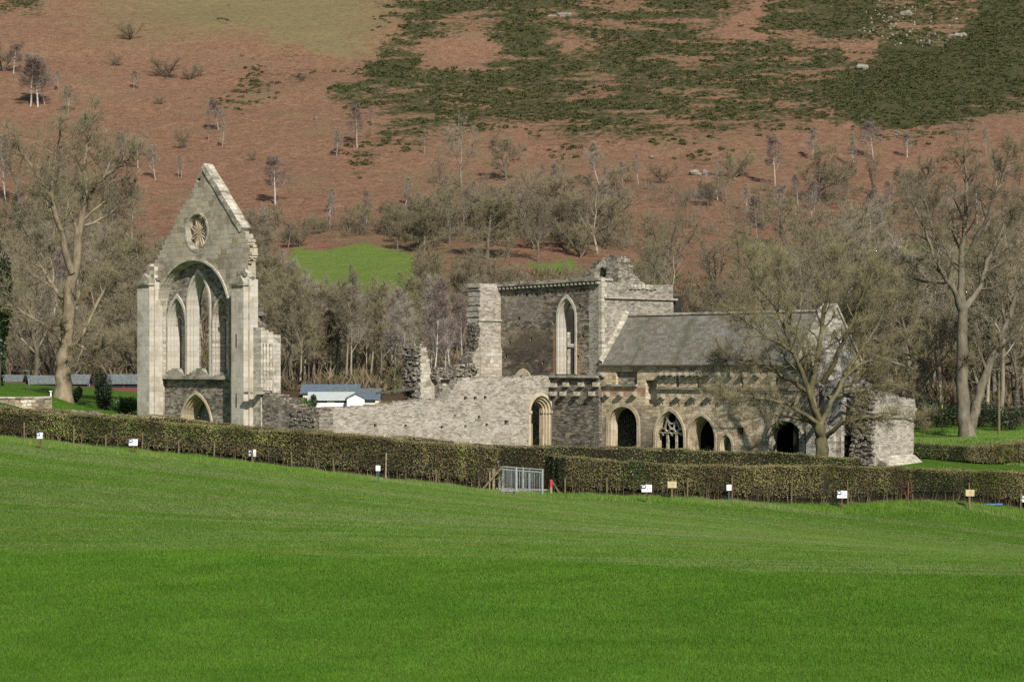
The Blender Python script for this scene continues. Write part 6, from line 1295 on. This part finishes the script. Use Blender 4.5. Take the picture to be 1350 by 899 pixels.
def hp(px, back=0.0):
    Y = float(np.interp(px, [h[0] for h in HEDGE], [h[2] for h in HEDGE])) + back; return ((px - CX) / F * Y, Y)
def mixfront(s, h, X, Y):
    px = CX + F * X / Y; a = fbm(s * .35, h * 1.2, 5, 3); b = fbm(s * .13, h * .5, 6, 2); w = np.ones_like(s)
    dk = smooth(.56, .66, b); g = smooth(.5, .66, a)
    yew = ((px > 650) & (px < 740)) | ((px > 812) & (px < 850)) | ((px > 1195) & (px < 1275) & (h < .75 + .2 * a)); yew = yew * 1.0
    return dict(brown=1.0 - .4 * g + 0 * w, olive=.95 * w, green=.10 + 1.6 * smooth(.55, .68, fbm(s * .28, h * .6, 44, 2)) * (px < 330) + .35 * g, straw=.32 * (1 - g) + .25 * (px > 430) * (px < 650), dark=.12 + .8 * dk * .5 + 6 * yew, lime=.05 + 1.6 * ((px > 1270) & (px < 1310) & (h > .3)) + .35 * g * (px < 250))

hedge('field_hedge', 'long brown clipped hedge from the left edge of the field to the metal gate', [hp(p) for p in (-110, 0, 130, 265, 385, 500, 580, 652)], [(-110, 533), (0, 541), (180, 552), (340, 566), (500, 577), (600, 584), (650, 590)], 1.5, mixfront, 560, 31)

hedge('field_hedge', 'long brown clipped hedge from the metal gate to the right edge of the field', [hp(p) for p in (724, 800, 900, 1000, 1100, 1225, 1350, 1450)], [(720, 599), (800, 606), (900, 612), (1100, 613), (1200, 616), (1350, 622), (1450, 625)], 1.5, mixfront, 560, 32)
mixin = lambda s, h, X, Y: dict(dark=.9 + .8 * smooth(.5, .6, fbm(s * .3, h, 8, 3)), olive=.5, green=.5 * smooth(.5, .65, fbm(s * .2, h, 9, 3)), brown=.5)
def top_at(px, ytop, Y):   # ground point under a hedge whose top shows at that height
    return ((px - CX) / F * Y, Y)
hedge('precinct_hedge', 'green clipped hedge in front of the stone range, behind the field hedge', [top_at(600, 0, 122), top_at(645, 0, 122.5), top_at(760, 0, 124), top_at(900, 0, 126), top_at(1030, 0, 127.5), top_at(1130, 0, 128.5)], [(600, 583), (650, 586), (740, 588), (900, 593), (1050, 598), (1100, 601), (1130, 604)], 1.3, mixin, 520, 33, False)
hedge('precinct_hedge', 'brown flat topped hedge behind the field hedge, in front of the tall gable', [hp(p, 8) for p in (-110, 0, 130, 265, 385, 500, 590)], [(-110, 526), (0, 535), (190, 548), (340, 562), (500, 575), (600, 583)], 1.3, lambda s, h, X, Y: dict(brown=1, straw=.6, olive=.5, green=.15, dark=.2), 420, 34, False)
hedge('lawn_hedge', 'low green and brown hedge curving up along the lawn at the right', [((1196 - CX) / F * 137, 137), ((1240 - CX) / F * 137.5, 137.5), ((1290 - CX) / F * 139, 139), ((1330 - CX) / F * 141, 141), ((1380 - CX) / F * 144, 144)], lambda s: .95 + .35 * smooth(3, 9, s) + (fbm(s * .3, s * 0, 16, 2) - .5) * .08, 1.2, lambda s, h, X, Y: dict(dark=1.3 * (s < 4) + .2, brown=.2 + 1.0 * (s > 4), straw=.5 * (s > 4), olive=.4, green=.3, lime=.7 * ((s > 6.2) & (s < 8.5))), 520, 35, False)
# longer grass along the hedge foot
N = 90000; px = NR.uniform(-20, 1370, N); Yh = np.interp(px, [h[0] for h in HEDGE], [h[2] for h in HEDGE]); Y = Yh - .6 - np.abs(NR.normal(0, 1.3, N)); X = (px - CX) / F * Y; k = ~((px > 659) & (px < 680) & (Y > Yh - 3.2))
X, Y = X[k], Y[k]; blades(X, Y, NR.uniform(.08, .26, len(X)) * (.4 + fbm(X, Y, 91, 2)), NR.uniform(.014, .03, len(X)), .6, grass_tint(X, Y) * 1.15, 'verge_grass', 'longer bright grass along the foot of the field hedge')
N = 60000; px = NR.uniform(1190, 1370, N); Y = NR.uniform(140, 180, N); X = (px - CX) / F * Y; blades(X, Y, NR.uniform(.05, .16, N), NR.uniform(.03, .05, N), .6, grass_tint(X, Y) * 1.1, 'lawn_grass', 'bright green grass on the sunny mound at the right')
# ------------------------------------------------------------------ fence, gate, signs
def hitn(px, py):
    ys = np.arange(60, 145, .1); X = (px - CX) / F * ys; z = ground(X, ys); s = EYE - (py - HY) / F * ys; i = np.nonzero(z > s)[0]
    i = i[0] if len(i) else len(ys) - 1; return float(X[i]), float(ys[i]), float(z[i])
def at_hedge(px, d): x, y = hp(px, -d); return x, y, gz(x, y)
def fence(label, pts, hs, mats):
    x, y, z = at_hedge(pts[0], 1.0); T = empty('wire_fence', (x, y, z), label, 'fence'); P = []
    for px, h, m in zip(pts, hs, mats):
        x, y, z = at_hedge(px, 1.0); mb = MB(); t = R.uniform(-.05, .05); mb.tube((x, y, z - .3), (x + t, y, z + h), .042, .04, 7); o = mb.build('post', M[m], T); P.append((x, y, z))
    for hh in (.25, .6, .95):
        mb = MB()
        for a, b in zip(P[:-1], P[1:]): mb.tube((a[0], a[1] - .05, a[2] + hh), (b[0], b[1] - .05, b[2] + hh), .003, .003, 4)
        mb.build('wire', M['wire'], T)
fence('wooden post and wire fence along the foot of the left hedge', [-20, 32, 97, 139, 187, 236, 282, 332, 385, 440, 508, 575, 645], [.8, .9, 1.0, .7, 1.0, .8, .9, .75, .9, .8, 1.4, .9, 1.1], ['post'] * 10 + ['rail', 'post', 'rail'])
fence('wooden post and wire fence along the foot of the right hedge, two posts painted red', [745, 800, 885, 906, 965.5, 1043, 1118, 1197, 1277, 1345, 1400], [1.0, 1.1, 1.2, 1.2, 1.5, 1.4, 1.5, 1.25, 1.3, 1.2, 1.2], ['post'] * 7 + ['rust'] + ['post'] * 3)
def gate():
    x, y, z = at_hedge(668, .6); T = empty('kissing_gate', (x, y, z), 'grey galvanised kissing gate with upright bars in the gap of the hedge', 'gate'); k = y / F
    xx = lambda px: (px - CX) * k
    def post(px, h, r, yy=y, mat='galv', top=None):
        mb = MB(); g = gz(xx(px), yy); mb.tube((xx(px), yy, g - .2), (xx(px), yy, g + h), r, r, 8)
        if top: mb.tube((xx(px), yy, g + h), (xx(px) - .1, yy, g + h + .22), r * 1.3, r * .9, 8)
        return mb.build('post', M[mat], T)
    post(657.7, 1.45, .055, top=True); post(680.5, 1.42, .06); post(715.3, 1.42, .05); post(662, 1.4, .04, y + 1.3); post(690, 1.4, .04, y + 1.6); post(698, 1.35, .03, y + .1)
    def panel(name, p0, p1, yy, n, h=1.25, low=.1):
        mb = MB(); g0, g1 = gz(xx(p0), yy), gz(xx(p1), yy); d = yy - y
        for hh, r in ((low, .022), (h, .022), (h + .14, .018)): mb.tube((xx(p0), yy, g0 + hh), (xx(p1), yy, g1 + hh), r, r, 6)
        for i in range(n): t = (i + .5) / n; px = p0 + (p1 - p0) * t; g = g0 + (g1 - g0) * t; mb.tube((xx(px), yy, g + low), (xx(px), yy, g + h), .010, .010, 5)
        mb.build(name, M['galv'], T)
    panel('swing_leaf', 658.5, 680, y + .35, 11); panel('guard_rail', 681, 715, y, 12); panel('back_rail', 662, 690, y + 1.4, 8, 1.2); panel('back_rail', 683, 714, y + 1.1, 8, 1.2)
gate()
def gravel(name, pts, mat, jt=.12):
    me = bpy.data.meshes.new(name); vs = []
    n = 14; (x0, y0), (x1, y1), (x2, y2), (x3, y3) = pts
    for j in range(n + 1):
        for i in range(n + 1):
            s, t = i / n, j / n; jj = (R.uniform(-jt, jt) if i in (0, n) or j in (0, n) else 0); X = (x0 * (1 - s) + x1 * s) * (1 - t) + (x3 * (1 - s) + x2 * s) * t + jj; Y = (y0 * (1 - s) + y1 * s) * (1 - t) + (y3 * (1 - s) + y2 * s) * t; vs.append((X, Y, gz(X, Y) + .03))
    me.from_pydata(vs, [], [(j * (n + 1) + i, j * (n + 1) + i + 1, (j + 1) * (n + 1) + i + 1, (j + 1) * (n + 1) + i) for j in range(n) for i in range(n)]); me.materials.append(mat); o = link(name, me); tag(o, kind='structure')
M['gravel'] = plain('pale_gravel', (.36, .32, .25), .95, .3, 4); M['soil'] = plain('bare_trodden_soil', (.30, .22, .14), .95, .3, 3)
a, b = hp(655, 1.2), hp(720, 1.2); c, d = hp(722, 5.5), hp(652, 5.5); gravel('path', [a, b, c, d], M['gravel'])
a, b = hp(664, -2.8), hp(676, -2.6); c, d = hp(680, .3), hp(660, .3); gravel('worn_path', [a, b, c, d], M['soil'])
def brace(label, px, h, px2, side, red=False):
    x, y, z = at_hedge(px, .9); T = empty('strainer_post', (x, y, z), label, 'fence post'); mb = MB(); mb.tube((x, y, z - .3), (x, y, z + h), .075, .075, 8); mb.build('post', M['rail'], T)
    x2, y2, z2 = at_hedge(px2, .8); mb = MB(); mb.tube((x2, y2, z2 - .1), (x + (.45 if side else 0), y - .02, z + h * (1.05 if side else .95)), .06, .055, 7); mb.build('brace', M['post'], T)
    if red: mb = MB(); mb.tube((x, y, z + h * .55), (x, y, z + h * .97), .08, .08, 8); mb.build('red_band', M['red'], T)
brace('pale fence post with a long diagonal brace left of the metal gate', 650.5, 1.25, 632, True); brace('pale fence post with red painted top and diagonal brace right of the gate', 726.5, .85, 741.5, False, True)
def sign(label, px, pyc, pyb, w, h, board, post, num=None, mark=False, pr=.045, lean=0):
    X, Y, z = hitn(px, pyb); k = Y / F; T = empty('sign', (X, Y, z), label, 'sign'); zc = EYE - (pyc - HY) * k; w *= k; h *= k
    mb = MB(); mb.box((X - pr, Y - pr * .7, z - .3), (2 * pr, 1.4 * pr, zc + h * .5 + .06 - z + .3)); mb.build('post', M[post], T)
    fr = lambda x, y, zz: (X + x * math.cos(lean) , Y + y + x * math.sin(lean), zc + zz); mb = MB(); mb.box((-w / 2, -.075, -h / 2), (w, .03, h), fr); bd = mb.build('board', M[board], T)
    if mark:
        mb = MB(); c = (-w * .30, h * .20); r = h * .30; n = 14
        for i in range(n): a0, a1 = 2 * math.pi * i / n, 2 * math.pi * (i + 1) / n; mb.face([fr(c[0] + math.cos(a) * rr * 1.15, -.079, c[1] + math.sin(a) * rr) for a, rr in ((a0, r * .6), (a1, r * .6), (a1, r), (a0, r))])
        mb.face([fr(c[0] - r * .9, -.080, c[1] - r * .9), fr(c[0] + r * .9, -.080, c[1] - r * .9), fr(c[0] + r * .9, -.080, c[1] - r * .3), fr(c[0] - r * .9, -.080, c[1] - r * .3)]); mb.build('emblem', M['blue_mark'], bd)
    if num:
        cu = bpy.data.curves.new('number', 'FONT'); cu.body = num; cu.size = h * .75; cu.align_x = 'CENTER'; cu.align_y = 'CENTER'; cu.extrude = .001; t = bpy.data.objects.new('number', cu); COL.objects.link(t); cu.materials.append(M['grey_mark'])
        me = bpy.data.meshes.new_from_object(t); bpy.data.objects.remove(t); lo = fr(w * .18, -.079, -h * .12)
        for v in me.vertices: v.co = (lo[0] + v.co.x, lo[1] - v.co.z, lo[2] + v.co.y)
        link('number', me, bd)
sign('small white sign with blue emblem on brown post at the far left of the hedge', 53, 574, 591, 7.5, 8, 'white', 'post_brown', '12', True)
sign('white sign numbered 15 with blue emblem in front of the hedge below the tall gable', 176, 583, 599, 11.5, 8.5, 'white', 'post_brown', '15', True)
sign('white numbered sign on brown post in front of the hedge right of the tall gable', 333, 597, 613, 9.5, 9, 'white', 'post_brown', '10', True)
sign('small square white sign on dark green post left of the metal gate', 498.5, 617, 636, 6, 7, 'white', 'green_post', None, False, .035)
sign('white sign numbered 30 with blue emblem right of the metal gate', 852.5, 643.5, 663, 13.5, 9.5, 'white', 'post_brown', '30', True)
sign('faded buff board on a wooden post right of the sign numbered 30', 886, 638.5, 660, 12, 8.5, 'buffboard', 'post')
sign('small square white sign on dark green post beside a fence post with red band', 961, 642.5, 663, 6.5, 7.5, 'white', 'green_post', None, False, .035)
sign('white sign with blue emblem in front of the hedge below the lichen yellow tree', 1110, 651.5, 672, 13, 9.5, 'white', 'post_brown', '16', True)
sign('faded buff board on a post before the lime green part of the hedge', 1278.5, 649.5, 673, 11.5, 8.5, 'buffboard', 'post')
sign('white sign with blue emblem at the right picture edge', 1352, 657, 674, 11, 9, 'white', 'post_brown', None, True)
x, y, z = at_hedge(965.5, 1.0); mb = MB(); mb.tube((x, y, z + .55), (x, y, z + .9), .055, .055, 8); o = mb.build('red_tape_band', M['rust']); tag(o, 'rusty red band wrapped round a fence post beside a small white sign', 'band')
mb = MB(); x, y, z = hitn(1300, 667); mb.tube((x - 1.0, y, z + .06), (x + 1.0, y + .2, z + .08), .05, .05, 6); o = mb.build('blue_pipe', M['blue']); tag(o, 'short bright blue pipe lying in the grass at the hedge foot on the right', 'pipe')

# ------------------------------------------------------------------ chalets, walls, posts at the wood's foot
def chalet(label, px, Y, pyb, L, Wd, rot, hw, rise, wall, roof, gable=None, over=.25, nwin=2):
    X = (px - CX) / F * Y; z = EYE - (pyb - HY) / F * Y; T = empty('holiday_chalet', (X, Y, z), label, 'chalet'); ca, sa = math.cos(rot), math.sin(rot); fr = lambda a, b, c: (X + a * ca - b * sa, Y + a * sa + b * ca, z + c)
    mb = MB(); mb.box((-L / 2, -Wd / 2, -1.2), (L, Wd, hw + 1.2), fr); mb.build('wall', M[wall], T)
    mb = MB()
    for s in (-1, 1): mb.face([fr(s * L / 2, -Wd / 2, hw), fr(s * L / 2, Wd / 2, hw), fr(s * L / 2, 0, hw + rise)])
    mb.build('gable', M[gable or wall], T)
    mb = MB(); e = over; zz = hw - rise * e / (Wd / 2)
    for s in (-1, 1):
        q = [(-L / 2 - e, s * (Wd / 2 + e), zz), (L / 2 + e, s * (Wd / 2 + e), zz), (L / 2 + e, 0, hw + rise), (-L / 2 - e, 0, hw + rise)]; mb.face([fr(a, b, c + .13) for a, b, c in q]); mb.face([fr(a, b, c + .01) for a, b, c in q])
        for i in range(4): b, c = q[i], q[(i + 1) % 4]; mb.face([fr(b[0], b[1], b[2] + .01), fr(c[0], c[1], c[2] + .01), fr(c[0], c[1], c[2] + .13), fr(b[0], b[1], b[2] + .13)])
    mb.build('roof', M[roof], T)
    for i in range(nwin):
        a = -L / 2 + L * (i + .5) / nwin; mb = MB(); mb.box((a - .55, -Wd / 2 - .03, hw * .42), (1.1, .05, hw * .36), fr); mb.build('window', M['glass'], T)
    return T
c1 = chalet('pale roofed white chalet standing left of the white gabled one behind the long wall', 437, 184, 533, 3.4, 3.0, .05, .42, .5, 'whitewall', 'roofpale')
chalet('white gabled chalet with pale roof facing the camera behind the long wall', 469, 183, 535, 3.2, 1.45, math.radians(94), .62, .36, 'whitewall', 'roofblue', 'whitewall', .1, 0)
chalet('dark blue roofed chalet, furthest back of the group behind the long wall', 437, 197, 526, 4.8, 3.2, .0, .6, .6, 'cream', 'roofblue')
chalet('grey roofed chalet stretching right behind the white gabled one', 468, 190, 528, 4.2, 2.8, -.03, .52, .42, 'cream', 'roofteal')
chalet('cream chalet with blue roof at the right end of the group beside the rubble', 487, 184, 533.5, 1.7, 2.0, 0, .48, .36, 'cream', 'roofblue', None, .12, 1)
chalet('blue roofed chalet half hidden behind the stepped pier right of the gable', 326, 186, 525, 4.6, 3.4, .1, .8, .6, 'redclad', 'roofblue')
chalet('cream chalet with dark red gable left of the big tree trunk', 55, 188, 516, 2.0, 1.9, math.radians(18), .75, .5, 'cream', 'roofteal', 'redclad')
chalet('grey teal roofed chalet right behind the big tree trunk', 101, 192, 515, 2.0, 2.2, .05, .7, .6, 'whitewall', 'roofteal')
chalet('teal roofed chalet with dark red walls behind the laurel bush', 164, 190, 515, 2.5, 2.2, .12, .7, .6, 'redclad', 'roofteal')
chalet('grey chalet at the left picture edge beyond the garden wall', 16, 192, 511, 1.6, 2.0, .1, .6, .4, 'cream', 'roofteal')
def garden_wall():
    P = [((px - CX) / F * Y, Y, EYE - (py - HY) / F * Y) for px, py, Y in ((-40, 523, 133), (20, 523, 133.5), (68, 522.5, 134))]; T = empty('garden_wall', (P[0][0], P[0][1], gz(P[0][0], P[0][1])), 'patchwork stone garden wall with pale coping at the left edge', 'wall'); m = stone_mat('patchwork_stone', [(.10, .08, .06), (.22, .18, .13), (.36, .28, .18), (.55, .50, .42)], .5, .2, (.16, .14, .11), distort=.05, msize=.02)
    mb = MB(); mc = MB()
    for a, b in zip(P[:-1], P[1:]):
        d = Vector((b[0] - a[0], b[1] - a[1], 0)); L = d.length; d.normalize(); n = Vector((-d.y, d.x, 0)); fr = lambda x, y, zz: tuple(Vector(a) + d * x + n * y + Vector((0, 0, zz + (b[2] - a[2]) * x / L)))
        mb.box((0, 0, -1.8), (L - .002, .45, 1.7), fr); mc.box((0, -.06, -.1), (L - .002, .57, .1), fr)
    mb.build('wall', m, T); mc.build('coping', M['pale2'], T)
    a, b = ((70 - CX) / F * 138, 138), ((132 - CX) / F * 143, 143); z0 = EYE - (539 - HY) / F * 138; d = Vector((b[0] - a[0], b[1] - a[1], 0)); L = d.length; d.normalize(); n = Vector((-d.y, d.x, 0)); mb = MB()
    T = empty('kerb_wall', (a[0], a[1], z0 - .8), 'low mossy stone retaining wall below the big tree', 'wall'); mb.box((0, 0, -1.2), (L, .4, 1.2), lambda x, y, zz: tuple(Vector((a[0], a[1], z0)) + d * x + n * y + Vector((0, 0, zz - .25 * x / L)))); mb.build('wall', M['grey'], T)
garden_wall()
def pole(name, label, px, Y, y0, y1, r, mat, cat, band=None):
    X = (px - CX) / F * Y; z = gz(X, Y); zt = EYE - (y1 - HY) / F * Y; T = empty(name, (X, Y, z), label, cat); mb = MB(); mb.tube((X, Y, z - .2), (X, Y, zt), r, r * .8, 8); mb.build('post', M[mat], T)
    if band: mb = MB(); mb.tube((X, Y, z + (zt - z) * band[0]), (X, Y, z + (zt - z) * band[1]), r * 1.2, r * 1.2, 8); mb.build('band', M['yellow'], T)
    return T, X, Y, zt
T, X, Y, zt = pole('lamp_post', 'slim grey lamp post beside the cream chalet at the left', 38, 165, 0, 489, .06, 'galv', 'lamp post')
mb = MB(); mb.box((X - .45, Y - .08, zt - .02), (.5, .16, .1)); mb.build('lamp_head', M['galv'], T)
T, X, Y, zt = pole('marker_post', 'short white marker post at the end of the garden wall', 67, 136, 0, 516, .06, 'white', 'post'); mb = MB(); mb.box((X - .09, Y - .09, zt), (.18, .18, .04)); mb.build('post_cap', M['white'], T)
T, X, Y, zt = pole('marker_pole', 'thin greenish pole with a yellow band right of the isolated ruin block', 1242, 175, 0, 506, .045, 'post', 'pole', (.50, .57)); 
T, X, Y, zt = pole('telegraph_pole', 'bare pale wooden pole at the right end of the green mound', 1317, 168, 0, 486, .11, 'post', 'pole'); mb = MB(); mb.box((X - .13, Y - .13, zt - .02), (.26, .26, .05)); mb.build('pole_cap', M['galv'], T)
# pale boulders and rock scars on the hill
def rock(label, px, py, w, h, n=1):
    X, Y, z = hit(px, py); k = Y / F; mb = MB(); rng = np.random.default_rng(int(px))
    for i in range(n):
        cx, cz = X + rng.normal(0, w * k * .3), z + rng.uniform(-.2, .4) * h * k; r = np.array((w * k * rng.uniform(.2, .4), 1.0, h * k * rng.uniform(.3, .6))); V = []
        for j in range(5):
            for a in range(8): t = (j - 2) / 2 * 1.35; V.append((cx + r[0] * math.cos(a * .785) * math.cos(t) * rng.uniform(.75, 1.2), Y + r[1] * math.sin(a * .785) * math.cos(t), cz + r[2] * math.sin(t) * rng.uniform(.8, 1.2)))
        for j in range(4):
            for a in range(8): b = (a + 1) % 8; mb.face([V[j * 8 + a], V[j * 8 + b], V[j * 8 + 8 + b], V[j * 8 + 8 + a]])
    o = mb.build('boulder', M['rock']); tag(o, label, 'rock')
M['rock'] = plain('pale_lichened_rock', (.25, .235, .195), .9, .3, .8); 
rock('large pale boulder above a grey scree patch on the slope right of centre', 921, 231, 18, 9, 4); rock('small pale boulder on bracken left of the large one', 858, 209, 8, 4, 2); rock('small pale rock in the gorse above the gnarled whitish tree', 563, 181, 4, 3, 1)
rock('pale rock outcrop at the left edge of the dark gorse', 1136, 92, 11, 9, 5); rock('pale rock scar high in the dark gorse at upper right', 1195, 20, 14, 8, 6); rock('pale broken rocks right of the rock scar in the gorse', 1262, 48, 16, 6, 6); rock('pale rock at the foot of the dark gorse', 1183, 178, 10, 6, 3); rock('pale rocks scattered along the topmost gorse', 735, 22, 22, 6, 4)

def scar():
    """shattered rock of the scar showing through the gorse"""
    mb = MB(); rng = np.random.default_rng(3)
    for k in range(110):
        a = rng.random(); px = 1165 + 40 * a + rng.normal(0, 22) + 40 * (rng.random() < .3); py = rng.uniform(-8, 62); X, Y, z = hit(px, py); r = rng.uniform(.15, .5); h = rng.uniform(.2, .8); V = []
        for j in range(3):
            for i in range(6): V.append((X + r * (1.2 - .4 * j) * math.cos(i * 1.047) * rng.uniform(.6, 1.3), Y + r * (1.2 - .4 * j) * math.sin(i * 1.047) * rng.uniform(.6, 1.3), z - .1 + h * j / 2))
        for j in range(2):
            for i in range(6): b = (i + 1) % 6; mb.face([V[j * 6 + i], V[j * 6 + b], V[j * 6 + 6 + b], V[j * 6 + 6 + i]])
        mb.face(V[12:])
    o = mb.build('scree_stones', M['rock']); tag(o, 'grey stones of a broken scar showing through the gorse at upper right', 'scree', kind='stuff')
scar()
a, b, c, d = [hit(*q)[:2] for q in ((905, 261), (938, 263), (949, 247), (918, 249))]; M['scree'] = plain('grey_scree', (.15, .14, .125), .95, .35, 1.2); gravel('scree_path', [a, b, c, d], M['scree'], 1.3)
